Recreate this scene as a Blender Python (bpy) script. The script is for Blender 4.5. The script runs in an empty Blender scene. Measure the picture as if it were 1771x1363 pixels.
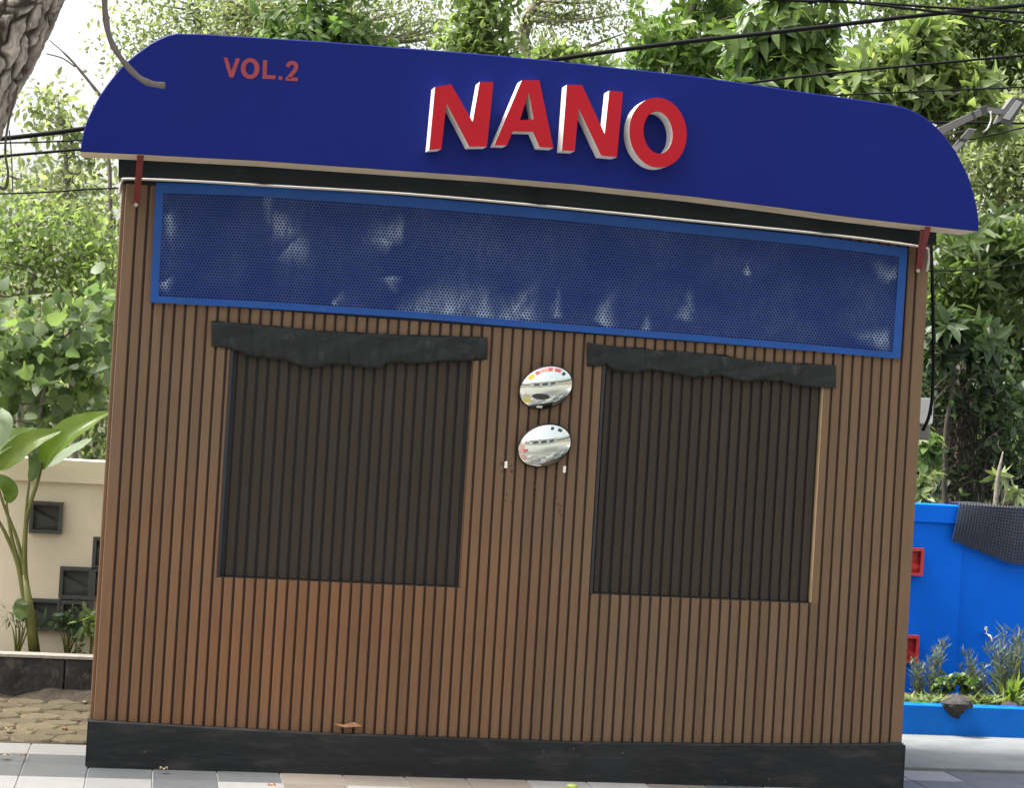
import bpy, bmesh, math, random
import numpy as np
from mathutils import Vector, Matrix
random.seed(7); rng = np.random.default_rng(7)
sc = bpy.context.scene
col = sc.collection

# ------------------------------------------------------------------ camera
CAM = np.array([0.2026, -8.2832, 1.45])
YAW, PITCH, ROLL, FPX = 0.1675, 0.0126, 0.0587, 3559.3
PW, PH = 1771.0, 1363.0
_cy, _sy, _cp, _sp = math.cos(YAW), math.sin(YAW), math.cos(PITCH), math.sin(PITCH)
FW = np.array([_sy*_cp, _cy*_cp, _sp]); RT = np.array([_cy, -_sy, 0.0]); UP = np.cross(RT, FW)
_c, _s = math.cos(ROLL), math.sin(ROLL)
R2 = _c*RT + _s*UP; U2 = -_s*RT + _c*UP
cam_d = bpy.data.cameras.new('camera'); cam = bpy.data.objects.new('camera', cam_d); col.objects.link(cam)
cam_d.sensor_fit = 'HORIZONTAL'; cam_d.sensor_width = 36.0; cam_d.lens = FPX/PW*36.0
cam_d.clip_start = 0.1; cam_d.clip_end = 600.0
cam.matrix_world = Matrix(((R2[0], U2[0], -FW[0], CAM[0]), (R2[1], U2[1], -FW[1], CAM[1]),
                           (R2[2], U2[2], -FW[2], CAM[2]), (0, 0, 0, 1)))
sc.camera = cam

# ------------------------------------------------------------------ sky, sun, exposure
SUN_EL, SUN_AZ = math.radians(62), math.radians(-88)      # azimuth from +y towards +x : high on the left, along the kiosk front
world = bpy.data.worlds.new('World'); sc.world = world; world.use_nodes = True
wn, wl = world.node_tree.nodes, world.node_tree.links
for n in list(wn): wn.remove(n)
wo = wn.new('ShaderNodeOutputWorld'); bg = wn.new('ShaderNodeBackground'); sky = wn.new('ShaderNodeTexSky')
sky.sky_type = 'NISHITA'; sky.sun_disc = False; sky.sun_elevation = SUN_EL; sky.sun_rotation = SUN_AZ
sky.air_density = 1.6; sky.dust_density = 6.0; sky.ozone_density = 1.0
hs = wn.new('ShaderNodeHueSaturation'); hs.inputs['Saturation'].default_value = 0.22   # thin white overcast
bg.inputs['Strength'].default_value = 0.15
wl.new(sky.outputs[0], hs.inputs['Color']); wl.new(hs.outputs[0], bg.inputs['Color']); wl.new(bg.outputs[0], wo.inputs['Surface'])
sun_d = bpy.data.lights.new('sun', 'SUN'); sun = bpy.data.objects.new('sun', sun_d); col.objects.link(sun)
sun_d.energy = 4.2; sun_d.angle = math.radians(14); sun_d.color = (1.0, 0.95, 0.86)
sd = Vector((math.sin(SUN_AZ)*math.cos(SUN_EL), math.cos(SUN_AZ)*math.cos(SUN_EL), math.sin(SUN_EL)))
sun.rotation_euler = sd.to_track_quat('Z', 'Y').to_euler(); sun.location = sd*30
vs = sc.view_settings; vs.view_transform = 'Standard'; vs.look = 'None'; vs.gamma = 1.0; vs.use_curve_mapping = False
vs.exposure = 1.45
sc.cycles.max_bounces = 6; sc.cycles.diffuse_bounces = 4; sc.cycles.glossy_bounces = 3; sc.cycles.transmission_bounces = 4; sc.cycles.transparent_max_bounces = 4

# ------------------------------------------------------------------ helpers
def ray(px, py): return FW + R2*((px-PW/2)/FPX) - U2*((py-PH/2)/FPX)
def at(px, py, Y):
    """the point of the plane y=Y that a photograph position shows"""
    d = ray(px, py); return Vector(CAM + d*((Y-CAM[1])/d[1]))
def on_ground(px, py, Z=0.0):
    d = ray(px, py); return Vector(CAM + d*((Z-CAM[2])/d[2]))
def ppm(Y): return FPX/(Y-CAM[1])
def poly_at(pl, x):
    for (x0, y0), (x1, y1) in zip(pl[:-1], pl[1:]):
        if x <= x1: return y0+(y1-y0)*(x-x0)/(x1-x0)
    (x0, y0), (x1, y1) = pl[-2:]
    return y0+(y1-y0)*(x-x0)/(x1-x0)

def setp(o, label=None, cat=None, group=None, kind=None):
    if label: o['label'] = label
    if cat: o['category'] = cat
    if group: o['group'] = group
    if kind: o['kind'] = kind
    return o
def empty(name, loc=(0, 0, 0), **kw):
    o = bpy.data.objects.new(name, None); o.location = loc; o.empty_display_size = .1; col.objects.link(o)
    return setp(o, **kw)
def link_mesh(name, me, mat=None, parent=None, **kw):
    o = bpy.data.objects.new(name, me); col.objects.link(o)
    if mat is not None and not me.materials: me.materials.append(mat)
    if parent is not None:
        o.parent = parent
        # meshes are built in world coordinates: keep them there
        o.matrix_parent_inverse = Matrix.Translation(-wloc(parent))
    return setp(o, **kw)
def wloc(o):
    v = Vector(o.location)
    return v
def build(name, verts, faces, mat, parent=None, smooth=False, **kw):
    me = bpy.data.meshes.new(name); me.from_pydata([tuple(v) for v in verts], [], faces); me.update()
    if smooth:
        me.polygons.foreach_set('use_smooth', [True]*len(me.polygons))
    return link_mesh(name, me, mat, parent, **kw)

class MB:
    def __init__(s): s.v = []; s.f = []
    def add(s, v, f):
        n = len(s.v); s.v += [tuple(q) for q in v]; s.f += [tuple(i+n for i in q) for q in f]; return s
    def box(s, x0, x1, y0, y1, z0, z1):
        return s.add([(x0, y0, z0), (x1, y0, z0), (x1, y1, z0), (x0, y1, z0), (x0, y0, z1), (x1, y0, z1), (x1, y1, z1), (x0, y1, z1)],
                     [(0, 3, 2, 1), (4, 5, 6, 7), (0, 1, 5, 4), (1, 2, 6, 5), (2, 3, 7, 6), (3, 0, 4, 7)])
    def cbox(s, x0, x1, y0, y1, z0, z1, b):
        """box with chamfered edges on the -y face and the top"""
        bm = bmesh.new(); bmesh.ops.create_cube(bm, size=1)
        for v in bm.verts:
            v.co = Vector(((x0+x1)/2+v.co.x*(x1-x0), (y0+y1)/2+v.co.y*(y1-y0), (z0+z1)/2+v.co.z*(z1-z0)))
        bmesh.ops.bevel(bm, geom=bm.edges[:], offset=b, segments=1, affect='EDGES')
        bm.verts.index_update()
        r = s.add([v.co for v in bm.verts], [[v.index for v in f.verts] for f in bm.faces]); bm.free(); return r
    def tube(s, pts, rad, n=8, caps=True):
        pts = [Vector(p) for p in pts]; N = len(pts)
        if not hasattr(rad, '__len__'): rad = [rad]*N
        rings = []; ref = Vector((0.3, 1, 0.2)).normalized()
        for i, p in enumerate(pts):
            t = (pts[min(i+1, N-1)]-pts[max(i-1, 0)]).normalized()
            a = t.cross(ref)
            if a.length < .05: a = t.cross(Vector((1, 0, 0)))
            a.normalize(); b = t.cross(a)
            rings.append([p+(a*math.cos(k*2*math.pi/n)+b*math.sin(k*2*math.pi/n))*rad[i] for k in range(n)])
        v = [q for r in rings for q in r]; f = []
        for i in range(N-1):
            for k in range(n):
                k2 = (k+1) % n; f.append((i*n+k, i*n+k2, (i+1)*n+k2, (i+1)*n+k))
        if caps: f.append(tuple(range(n))[::-1]); f.append(tuple((N-1)*n+k for k in range(n)))
        return s.add(v, f)
    def extrude(s, outline, off):
        """closed outline (list of Vectors) extruded by the vector off"""
        n = len(outline); off = Vector(off)
        v = list(outline)+[p+off for p in outline]
        f = [tuple(range(n)), tuple(range(2*n-1, n-1, -1))]+[(i, n+i, n+(i+1) % n, (i+1) % n) for i in range(n)]
        return s.add(v, f)
    def build(s, name, mat, parent=None, smooth=False, **kw):
        return build(name, s.v, s.f, mat, parent, smooth, **kw)
def smooth_path(ctrl, n=8):
    """Catmull-Rom through control points"""
    P = [Vector(p) for p in ctrl]; P = [P[0]*2-P[1]]+P+[P[-1]*2-P[-2]]; out = []
    for i in range(1, len(P)-2):
        for k in range(n):
            t = k/n; a, b, c, d = P[i-1], P[i], P[i+1], P[i+2]
            out.append(.5*((2*b)+(c-a)*t+(2*a-5*b+4*c-d)*t*t+(3*b-a-3*c+d)*t**3))
    out.append(P[-2]); return out

# ------------------------------------------------------------------ materials
def mat(name, base=(.5, .5, .5), rough=.6, metal=0.0, var=0.0, scale=8.0, bump=0.0, bscale=60.0, stretch=None, spec=None, dirt=None, objrand=0.0):
    m = bpy.data.materials.new(name); m.use_nodes = True; nt = m.node_tree; N, L = nt.nodes, nt.links
    b = N['Principled BSDF']; b.inputs['Roughness'].default_value = rough; b.inputs['Metallic'].default_value = metal
    if spec is not None: b.inputs['Specular IOR Level'].default_value = spec
    b.inputs['Base Color'].default_value = (*base, 1)
    tc = N.new('ShaderNodeTexCoord'); vec = tc.outputs['Object']
    if stretch:
        mp = N.new('ShaderNodeMapping'); mp.inputs['Scale'].default_value = stretch; L.new(vec, mp.inputs[0]); vec = mp.outputs[0]
    out = None
    if var or objrand:
        mx = N.new('ShaderNodeMix'); mx.data_type = 'RGBA'
        mx.inputs['A'].default_value = (*[c*(1-var) for c in base], 1); mx.inputs['B'].default_value = (*[min(1, c*(1+var)) for c in base], 1)
        nz = N.new('ShaderNodeTexNoise'); nz.inputs['Scale'].default_value = scale; nz.inputs['Detail'].default_value = 6; nz.inputs['Roughness'].default_value = .65
        L.new(vec, nz.inputs['Vector']); fac = nz.outputs['Fac']
        cr = N.new('ShaderNodeMapRange'); cr.inputs['From Min'].default_value = .3; cr.inputs['From Max'].default_value = .7; L.new(fac, cr.inputs[0])
        L.new(cr.outputs[0], mx.inputs['Factor']); out = mx.outputs['Result']
        if objrand:
            oi = N.new('ShaderNodeObjectInfo'); mr = N.new('ShaderNodeMapRange'); mr.inputs['To Min'].default_value = 1-objrand; mr.inputs['To Max'].default_value = 1+objrand
            L.new(oi.outputs['Random'], mr.inputs[0])
            sc_ = N.new('ShaderNodeVectorMath'); sc_.operation = 'SCALE'; L.new(out, sc_.inputs[0]); L.new(mr.outputs[0], sc_.inputs['Scale']); out = sc_.outputs[0]
    if dirt:
        dc, lo, hi, ds = dirt
        nd = N.new('ShaderNodeTexNoise'); nd.inputs['Scale'].default_value = ds; nd.inputs['Detail'].default_value = 8; nd.inputs['Roughness'].default_value = .7
        L.new(vec, nd.inputs['Vector'])
        r = N.new('ShaderNodeMapRange'); r.inputs['From Min'].default_value = lo; r.inputs['From Max'].default_value = hi; L.new(nd.outputs['Fac'], r.inputs[0])
        m2 = N.new('ShaderNodeMix'); m2.data_type = 'RGBA'; m2.inputs['B'].default_value = (*dc, 1); L.new(r.outputs[0], m2.inputs['Factor'])
        if out: L.new(out, m2.inputs['A'])
        else: m2.inputs['A'].default_value = (*base, 1)
        out = m2.outputs['Result']
    if out: L.new(out, b.inputs['Base Color'])
    if bump:
        n2 = N.new('ShaderNodeTexNoise'); n2.inputs['Scale'].default_value = bscale; n2.inputs['Detail'].default_value = 5
        L.new(vec, n2.inputs['Vector']); bp = N.new('ShaderNodeBump'); bp.inputs['Strength'].default_value = bump; bp.inputs['Distance'].default_value = .01
        L.new(n2.outputs['Fac'], bp.inputs['Height']); L.new(bp.outputs[0], b.inputs['Normal'])
    m['tail'] = 0
    return m
def leaf_mat(name, stops, trans=.45, rough=.45):
    """stops: colours picked leaf by leaf through the per-leaf 'tone' attribute"""
    m = bpy.data.materials.new(name); m.use_nodes = True; N, L = m.node_tree.nodes, m.node_tree.links
    for n in list(N): N.remove(n)
    o = N.new('ShaderNodeOutputMaterial'); a = N.new('ShaderNodeAttribute'); a.attribute_name = 'tone'
    cr = N.new('ShaderNodeValToRGB'); e = cr.color_ramp.elements
    while len(e) < len(stops): e.new(.5)
    for i, c in enumerate(stops): e[i].position = i/(len(stops)-1); e[i].color = (*c, 1)
    L.new(a.outputs['Fac'], cr.inputs[0])
    p = N.new('ShaderNodeBsdfPrincipled'); p.inputs['Roughness'].default_value = rough; p.inputs['Specular IOR Level'].default_value = .4
    L.new(cr.outputs[0], p.inputs['Base Color'])
    t = N.new('ShaderNodeBsdfTranslucent')
    g = N.new('ShaderNodeMix'); g.data_type = 'RGBA'; g.blend_type = 'MULTIPLY'; g.inputs['Factor'].default_value = 1; g.inputs['B'].default_value = (1.60, 1.66, 1.05, 1)
    L.new(cr.outputs[0], g.inputs['A']); L.new(g.outputs['Result'], t.inputs['Color'])
    mx = N.new('ShaderNodeMixShader'); mx.inputs[0].default_value = trans
    L.new(p.outputs[0], mx.inputs[1]); L.new(t.outputs[0], mx.inputs[2]); L.new(mx.outputs[0], o.inputs['Surface'])
    return m

M = {}
M['slat'] = mat('composite_wood', (.124, .076, .043), .6, var=.13, scale=3.0, bump=.12, bscale=40, stretch=(30, 30, 1.2), objrand=.11, dirt=((.205, .105, .05), .5, .85, .06), spec=.3)  # the orange blend also imitates warm light bounced onto the slats
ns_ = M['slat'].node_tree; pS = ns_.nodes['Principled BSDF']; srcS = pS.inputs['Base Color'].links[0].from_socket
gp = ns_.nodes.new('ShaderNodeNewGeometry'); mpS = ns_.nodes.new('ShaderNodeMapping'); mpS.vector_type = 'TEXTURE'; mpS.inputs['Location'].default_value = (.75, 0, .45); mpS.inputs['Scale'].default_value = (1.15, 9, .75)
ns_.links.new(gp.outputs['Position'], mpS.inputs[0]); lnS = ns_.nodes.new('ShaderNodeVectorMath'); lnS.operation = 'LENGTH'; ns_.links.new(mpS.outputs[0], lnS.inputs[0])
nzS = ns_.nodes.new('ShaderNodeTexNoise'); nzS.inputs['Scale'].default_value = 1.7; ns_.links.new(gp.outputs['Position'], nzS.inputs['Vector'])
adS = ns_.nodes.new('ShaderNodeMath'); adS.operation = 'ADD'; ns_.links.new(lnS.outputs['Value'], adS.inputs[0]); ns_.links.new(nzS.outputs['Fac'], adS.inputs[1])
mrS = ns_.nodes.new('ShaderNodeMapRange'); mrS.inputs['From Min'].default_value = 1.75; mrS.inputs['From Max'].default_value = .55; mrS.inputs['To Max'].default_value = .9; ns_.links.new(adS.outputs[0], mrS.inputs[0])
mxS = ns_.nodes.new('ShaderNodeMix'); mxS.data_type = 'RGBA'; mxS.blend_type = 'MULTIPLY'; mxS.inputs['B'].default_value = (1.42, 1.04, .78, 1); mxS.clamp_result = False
ns_.links.new(mrS.outputs[0], mxS.inputs['Factor']); ns_.links.new(srcS, mxS.inputs['A']); ns_.links.new(mxS.outputs['Result'], pS.inputs['Base Color'])   # warm light bounced onto the lower left slats, painted into their colour
M['slat_dark'] = mat('dark_composite_wood', (.0270, .0188, .0138), .6, spec=.3, var=.14, scale=3.0, bump=.1, bscale=40, stretch=(30, 30, 1.2), objrand=.06)
M['backing'] = mat('groove_backing', (.058, .029, .020), .7, var=.2, scale=10)
M['jamb_black'] = mat('black_jamb', (.012, .012, .016), .6, var=.2)
M['jamb_wood'] = mat('raw_wood_edge', (.36, .25, .14), .6, var=.15, scale=20)
M['black_paint'] = mat('black_skirting_paint', (.0085, .0100, .0112), .55, var=.4, scale=4, bump=.25, bscale=18, stretch=(1, 1, 4), dirt=((.045, .041, .036), .52, .78, 4.5), spec=.3)
M['tape'] = mat('rubber_flashing', (.0115, .0145, .0148), .6, var=.35, scale=9, bump=.5, bscale=16, dirt=((.055, .06, .058), .55, .8, 16), spec=.25)
M['fascia'] = mat('fascia_black', (.006, .010, .011), .5, var=.4, scale=4, bump=.2, bscale=12, stretch=(1, 4, 4), dirt=((.05, .048, .045), .64, .78, 4), spec=.25)
M['sign_blue'] = mat('sign_blue', (.0030, .0098, .122), .5, var=.06, scale=2.5, bump=.04, bscale=5, spec=.12)
M['sign_beige'] = mat('sign_underside', (.50, .42, .31), .6, var=.15, scale=6)
M['red'] = mat('letter_red', (.35, .004, .012), .5, spec=.2, var=.06, scale=4)
M['paint_red'] = mat('faded_red_paint', (.22, .024, .030), .7, var=.15, scale=30)
M['white'] = mat('white_acrylic', (.74, .71, .67), .4, var=.04, scale=5)
M['bracket'] = mat('red_iron', (.13, .014, .014), .5, var=.3, scale=15, bump=.2)
M['frame_blue'] = mat('screen_frame_blue', (.0050, .056, .245), .5, var=.12, scale=5, dirt=((.05, .11, .25), .62, .8, 5), spec=.3)
M['screen_back'] = mat('screen_back', (.003, .005, .016), .8)
M['cable_white'] = mat('white_cable', (.42, .41, .39), .5)
M['cable'] = mat('black_cable', (.006, .006, .007), .7, spec=.1)
M['chrome'] = mat('mirror_chrome', (.60, .65, .62), .07, metal=1.0)
M['rubber'] = mat('black_rubber', (.012, .012, .012), .6)
M['cream'] = mat('cream_render', (.74, .64, .48), .8, var=.07, scale=3, bump=.15, bscale=25, dirt=((.58, .49, .36), .52, .8, 3.0))
M['blue_wall'] = mat('blue_wall_paint', (.0001, .112, .62), .6, var=.06, scale=2.5, bump=.12, bscale=14, dirt=((.0005, .085, .46), .56, .85, 1.8), spec=.1)
M['blue_planter'] = mat('blue_planter_paint', (.0015, .112, .47), .6, var=.10, scale=5, bump=.2, bscale=20, dirt=((.012, .125, .42), .58, .8, 4), spec=.15)
M['vent_grey'] = mat('vent_block_grey', (.060, .062, .056), .7, var=.15, scale=12, bump=.2)
M['vent_red'] = mat('vent_block_red', (.36, .018, .020), .6, var=.12, scale=12, bump=.15)
M['stone'] = mat('dark_plinth_stone', (.026, .025, .024), .75, var=.6, scale=9, bump=.9, bscale=14, dirt=((.15, .132, .10), .50, .72, 13))
M['coping'] = mat('plinth_top', (.36, .33, .28), .8, var=.2, scale=15, bump=.3)
M['soil'] = mat('soil', (.045, .033, .022), .95, var=.5, scale=20, bump=1, bscale=40)
M['paver'] = mat('paver', (.115, .088, .050), .9, var=.4, scale=22, bump=.6, bscale=60, objrand=.22, dirt=((.05, .050, .022), .47, .68, 18))
M['tile_white'] = mat('tile_white', (.265, .260, .260), .38, var=.10, scale=6, bump=.05, bscale=30, objrand=.07, stretch=(1, 6, 1), dirt=((.22, .205, .185), .56, .8, 7))
M['tile_grey'] = mat('tile_grey', (.095, .100, .106), .42, var=.18, scale=5, bump=.08, bscale=30, objrand=.12, stretch=(1, 6, 1))
M['tile_warm'] = mat('tile_warm', (.185, .160, .138), .45, var=.14, scale=5, bump=.08, bscale=30, objrand=.1, stretch=(1, 6, 1))
M['grout'] = mat('grout', (.36, .35, .33), .8, var=.2, scale=20)
M['concrete'] = mat('pale_concrete', (.150, .160, .163), .8, var=.2, scale=5, bump=.25, bscale=40, dirt=((.115, .118, .115), .5, .75, 6))
M['apron'] = mat('apron_concrete', (.17, .165, .15), .8, var=.2, scale=2, bump=.2, bscale=40)
M['asphalt'] = mat('asphalt', (.055, .055, .055), .85, var=.2, scale=30, bump=.4, bscale=200)
M['ground'] = mat('ground_earth', (.10, .085, .06), .95, var=.4, scale=2, bump=.5)
M['forest_floor'] = mat('forest_floor', (.045, .045, .024), .95, var=.5, scale=1.5, bump=1, bscale=6)
M['bark'] = mat('flaky_bark', (.30, .265, .23), .9, var=.4, scale=10, bump=1.0, bscale=30, stretch=(1, 1, .45), dirt=((.045, .034, .028), .56, .70, 9))
nb = M['bark'].node_tree; pbb = nb.nodes['Principled BSDF']; src = pbb.inputs['Base Color'].links[0].from_socket
ab_ = nb.nodes.new('ShaderNodeAttribute'); ab_.attribute_name = 'plate'; mr_ = nb.nodes.new('ShaderNodeMapRange'); mr_.inputs['From Min'].default_value = .05; mr_.inputs['From Max'].default_value = .85; nb.links.new(ab_.outputs['Fac'], mr_.inputs[0])
mb_ = nb.nodes.new('ShaderNodeMix'); mb_.data_type = 'RGBA'; mb_.inputs['A'].default_value = (.030, .020, .015, 1); nb.links.new(mr_.outputs[0], mb_.inputs['Factor']); nb.links.new(src, mb_.inputs['B']); nb.links.new(mb_.outputs['Result'], pbb.inputs['Base Color'])
M['bark_grey'] = mat('grey_bark', (.17, .15, .12), .9, var=.35, scale=14, bump=.6, bscale=30)
M['bark_dark'] = mat('brown_bark', (.045, .036, .026), .9, var=.4, scale=14, bump=.6, bscale=30)
M['branch'] = mat('bare_branch', (.10, .082, .075), .7, var=.25, scale=30, bump=.3)
M['cut_wood'] = mat('cut_wood', (.30, .24, .2), .8, var=.2, scale=30)
M['lamp_grey'] = mat('lamp_metal', (.13, .125, .12), .45, metal=.3, var=.08)
M['lamp_dark'] = mat('lamp_dark', (.035, .035, .036), .5)
M['lamp_lens'] = mat('lamp_lens', (.26, .27, .255), .25)
M['box_white'] = mat('meter_box_plastic', (.62, .63, .64), .4, var=.05)
M['mesh_mat'] = mat('mesh_mat', (.014, .018, .028), .7, var=.2, scale=20)
M['rock'] = mat('lava_rock', (.030, .026, .025), .9, var=.5, scale=18, bump=1, bscale=35)
M['tap'] = mat('tap_chrome', (.7, .7, .72), .2, metal=1.0)
M['stem'] = mat('green_stem', (.13, .135, .030), .5, var=.3, scale=10)
M['dry'] = mat('dry_leaf', (.22, .10, .045), .8, var=.3, scale=30)
M['dry_pale'] = mat('dry_leaf_pale', (.26, .20, .12), .8, var=.3, scale=30)
M['house_white'] = mat('house_render', (.72, .72, .70), .8, var=.06)
M['house_roof'] = mat('house_roof', (.30, .29, .28), .7, var=.2)
M['glass'] = mat('window_glass', (.04, .055, .065), .08)
for k, c in {'st_y': (.6, .5, .08), 'st_r': (.55, .10, .10), 'st_w': (.75, .72, .68), 'st_k': (.03, .03, .03), 'st_p': (.62, .33, .30)}.items():
    M[k] = mat('colour_patch_'+k[-1], c, .4)
# leaves
Lm = {
 'pale':   leaf_mat('leaf_pale',   [(.120, .150, .075), (.175, .205, .105), (.225, .250, .135)], .58),
 'yellow': leaf_mat('leaf_yellow', [(.095, .145, .050), (.145, .198, .072), (.19, .230, .094)], .58),
 'heart':  leaf_mat('leaf_heart',  [(.085, .130, .062), (.125, .175, .084), (.145, .21, .07)], .54),
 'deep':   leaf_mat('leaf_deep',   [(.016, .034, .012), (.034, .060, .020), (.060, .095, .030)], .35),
 'mid':    leaf_mat('leaf_mid',    [(.060, .095, .034), (.092, .135, .046), (.130, .175, .060)], .52),
 'glossy': leaf_mat('leaf_glossy', [(.060, .110, .036), (.095, .155, .046), (.135, .20, .054)], .5, .4),
 'paddle': leaf_mat('leaf_paddle', [(.060, .120, .020), (.10, .16, .024), (.15, .20, .03)], .45, .35),
 'under':  leaf_mat('leaf_underside', [(.20, .26, .18), (.26, .32, .23)], .4, .6),
 'herb':   leaf_mat('leaf_herb',   [(.045, .070, .050), (.085, .115, .085), (.14, .17, .12)], .3),
 'stripe': leaf_mat('leaf_stripe', [(.08, .125, .03), (.15, .19, .07), (.25, .28, .14)], .35),
}

# ------------------------------------------------------------------ foliage builder
LEAF = {  # outline half-widths along the midrib (t, w), w relative to leaf width
 'oval':  [(0, 0), (.3, .46), (.65, .42), (1, 0)],
 'lance': [(0, 0), (.35, .5), (1, 0)],
 'heart': [(0, .22), (.18, .5), (.55, .42), (1, 0)],
}
def leaf_mesh(pos, dirs, nrm, length, width, shape, tone, fold=.25, curl=.25):
    """pos, dirs, nrm: (n,3); length, width, tone: (n,). Returns verts, faces, per-vertex tone."""
    n = len(pos)
    d = dirs/np.linalg.norm(dirs, axis=1, keepdims=True)
    s = np.cross(d, nrm); s /= (np.linalg.norm(s, axis=1, keepdims=True)+1e-9); nn = np.cross(s, d)
    prof = LEAF[shape]; V = []; k = len(prof)
    for (t, w) in prof:
        cen = pos+d*(length*t)[:, None]-nn*(length*curl*t*t)[:, None]
        off = s*(width*w)[:, None]; lift = nn*(width*w*fold)[:, None]
        V += [cen-off+lift, cen, cen+off+lift]
    V = np.stack(V, 1)                     # n, 3k, 3
    F = []
    for i in range(k-1):
        for h in (0, 1):
            a, b, c, e = 3*i+h, 3*i+h+1, 3*i+h+4, 3*i+h+3
            wa, wb = prof[i][1], prof[i+1][1]
            if wa == 0: F.append((3*i+1, c, e, e)); continue
            if wb == 0: F.append((a, b, 3*(i+1)+1, 3*(i+1)+1)); continue
            F.append((a, b, c, e))
    return V, F, tone
def leaves_object(name, batches, material, parent=None, **kw):
    """batches: list of (V, F, tone); one mesh, triangles, with a per-leaf tone attribute"""
    VV, TT, tn, base = [], [], [], 0
    for V, F, tone in batches:
        n, k = V.shape[:2]
        tri = []
        for f in F:
            tri.append((f[0], f[1], f[2]))
            if f[3] != f[2]: tri.append((f[0], f[2], f[3]))
        tri = np.array(tri)
        idx = (np.arange(n)*k)[:, None, None]+tri[None]+base
        VV.append(V.reshape(-1, 3)); TT.append(idx.reshape(-1, 3)); tn.append(np.repeat(tone, k)); base += n*k
    VV = np.concatenate(VV); TT = np.concatenate(TT); tn = np.concatenate(tn)
    me = bpy.data.meshes.new(name); me.vertices.add(len(VV)); me.vertices.foreach_set('co', VV.astype(np.float32).ravel())
    me.loops.add(len(TT)*3); me.polygons.add(len(TT))
    me.loops.foreach_set('vertex_index', TT.astype(np.int32).ravel())
    me.polygons.foreach_set('loop_start', np.arange(0, len(TT)*3, 3, dtype=np.int32))
    me.polygons.foreach_set('loop_total', np.full(len(TT), 3, dtype=np.int32))
    me.polygons.foreach_set('use_smooth', np.ones(len(TT), dtype=bool))
    me.update(calc_edges=True)
    at_ = me.attributes.new('tone', 'FLOAT', 'POINT'); at_.data.foreach_set('value', tn.astype(np.float32))
    return link_mesh(name, me, material, parent, **kw)
def unit(v): return v/(np.linalg.norm(v, axis=-1, keepdims=True)+1e-9)
def crown_leaves(blobs, n_leaf, per_cluster, size, aspect, shape, cl_r, droop=.3, rosette=False, tone_bias=0.0, edge=.55):
    """blobs: list of (centre(3), radii(3)). Clusters spread through the blobs, leaves round each cluster."""
    vol = np.array([max(1e-4, b[1][0]*b[1][2]) for b in blobs]); vol = vol/vol.sum()
    ncl = max(1, n_leaf//per_cluster)
    which = rng.choice(len(blobs), ncl, p=vol)
    C = np.array([b[0] for b in blobs])[which]; Rr = np.array([b[1] for b in blobs])[which]
    u = unit(rng.normal(size=(ncl, 3))); r = rng.random(ncl)**edge
    cc = C+u*r[:, None]*Rr*(1+.22*np.sin(u[:, :1]*7+u[:, 2:]*9+which[:, None]))
    out = unit(u*Rr+np.array([0, -.15, .25])*Rr.mean())
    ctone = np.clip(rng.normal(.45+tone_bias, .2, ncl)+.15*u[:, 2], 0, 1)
    # leaves
    N = ncl*per_cluster; ci = np.repeat(np.arange(ncl), per_cluster)
    if rosette:
        k = np.tile(np.arange(per_cluster), ncl); ang = k*2.4+np.repeat(rng.random(ncl)*6.28, per_cluster)
        ax = unit(out+rng.normal(size=(ncl, 3))*.35)[ci]; t1 = unit(np.cross(ax, rng.normal(size=(N, 3)))); 
        ref = unit(np.cross(ax, np.tile(np.array([.2, .9, .3]), (N, 1)))); ref2 = np.cross(ax, ref)
        rad = ref*np.cos(ang)[:, None]+ref2*np.sin(ang)[:, None]
        d = unit(rad+ax*(.55+.5*rng.random((N, 1)))+np.array([0, 0, -droop])+rng.normal(size=(N, 3))*.15)
        pos = cc[ci]+ax*((k/per_cluster-.5)*cl_r)[:, None]+rng.normal(size=(N, 3))*cl_r*.08
        nr = unit(ax+rng.normal(size=(N, 3))*.3)
    else:
        pos = cc[ci]+rng.normal(size=(N, 3))*cl_r*np.array([1, 1, .7])
        d = unit(rng.normal(size=(N, 3))+out[ci]*.7+np.array([0, 0, -droop]))
        nr = unit(np.array([0, -.25, .8])+rng.normal(size=(N, 3))*.6)
    ln = size*(.6+.7*rng.random(N)); tone = np.clip(ctone[ci]+rng.normal(size=N)*.16, 0, 1)
    return leaf_mesh(pos, d, nr, ln, ln*aspect, shape, tone, curl=.15+.25*droop), cc
def pxblob(px, py, rx, ry, Y, depth=None):
    s = ppm(Y); rx, ry = rx/s, ry/s
    return (np.array(at(px, py, Y)), np.array([rx, depth if depth else (rx+ry)*.5, ry]))
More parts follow.
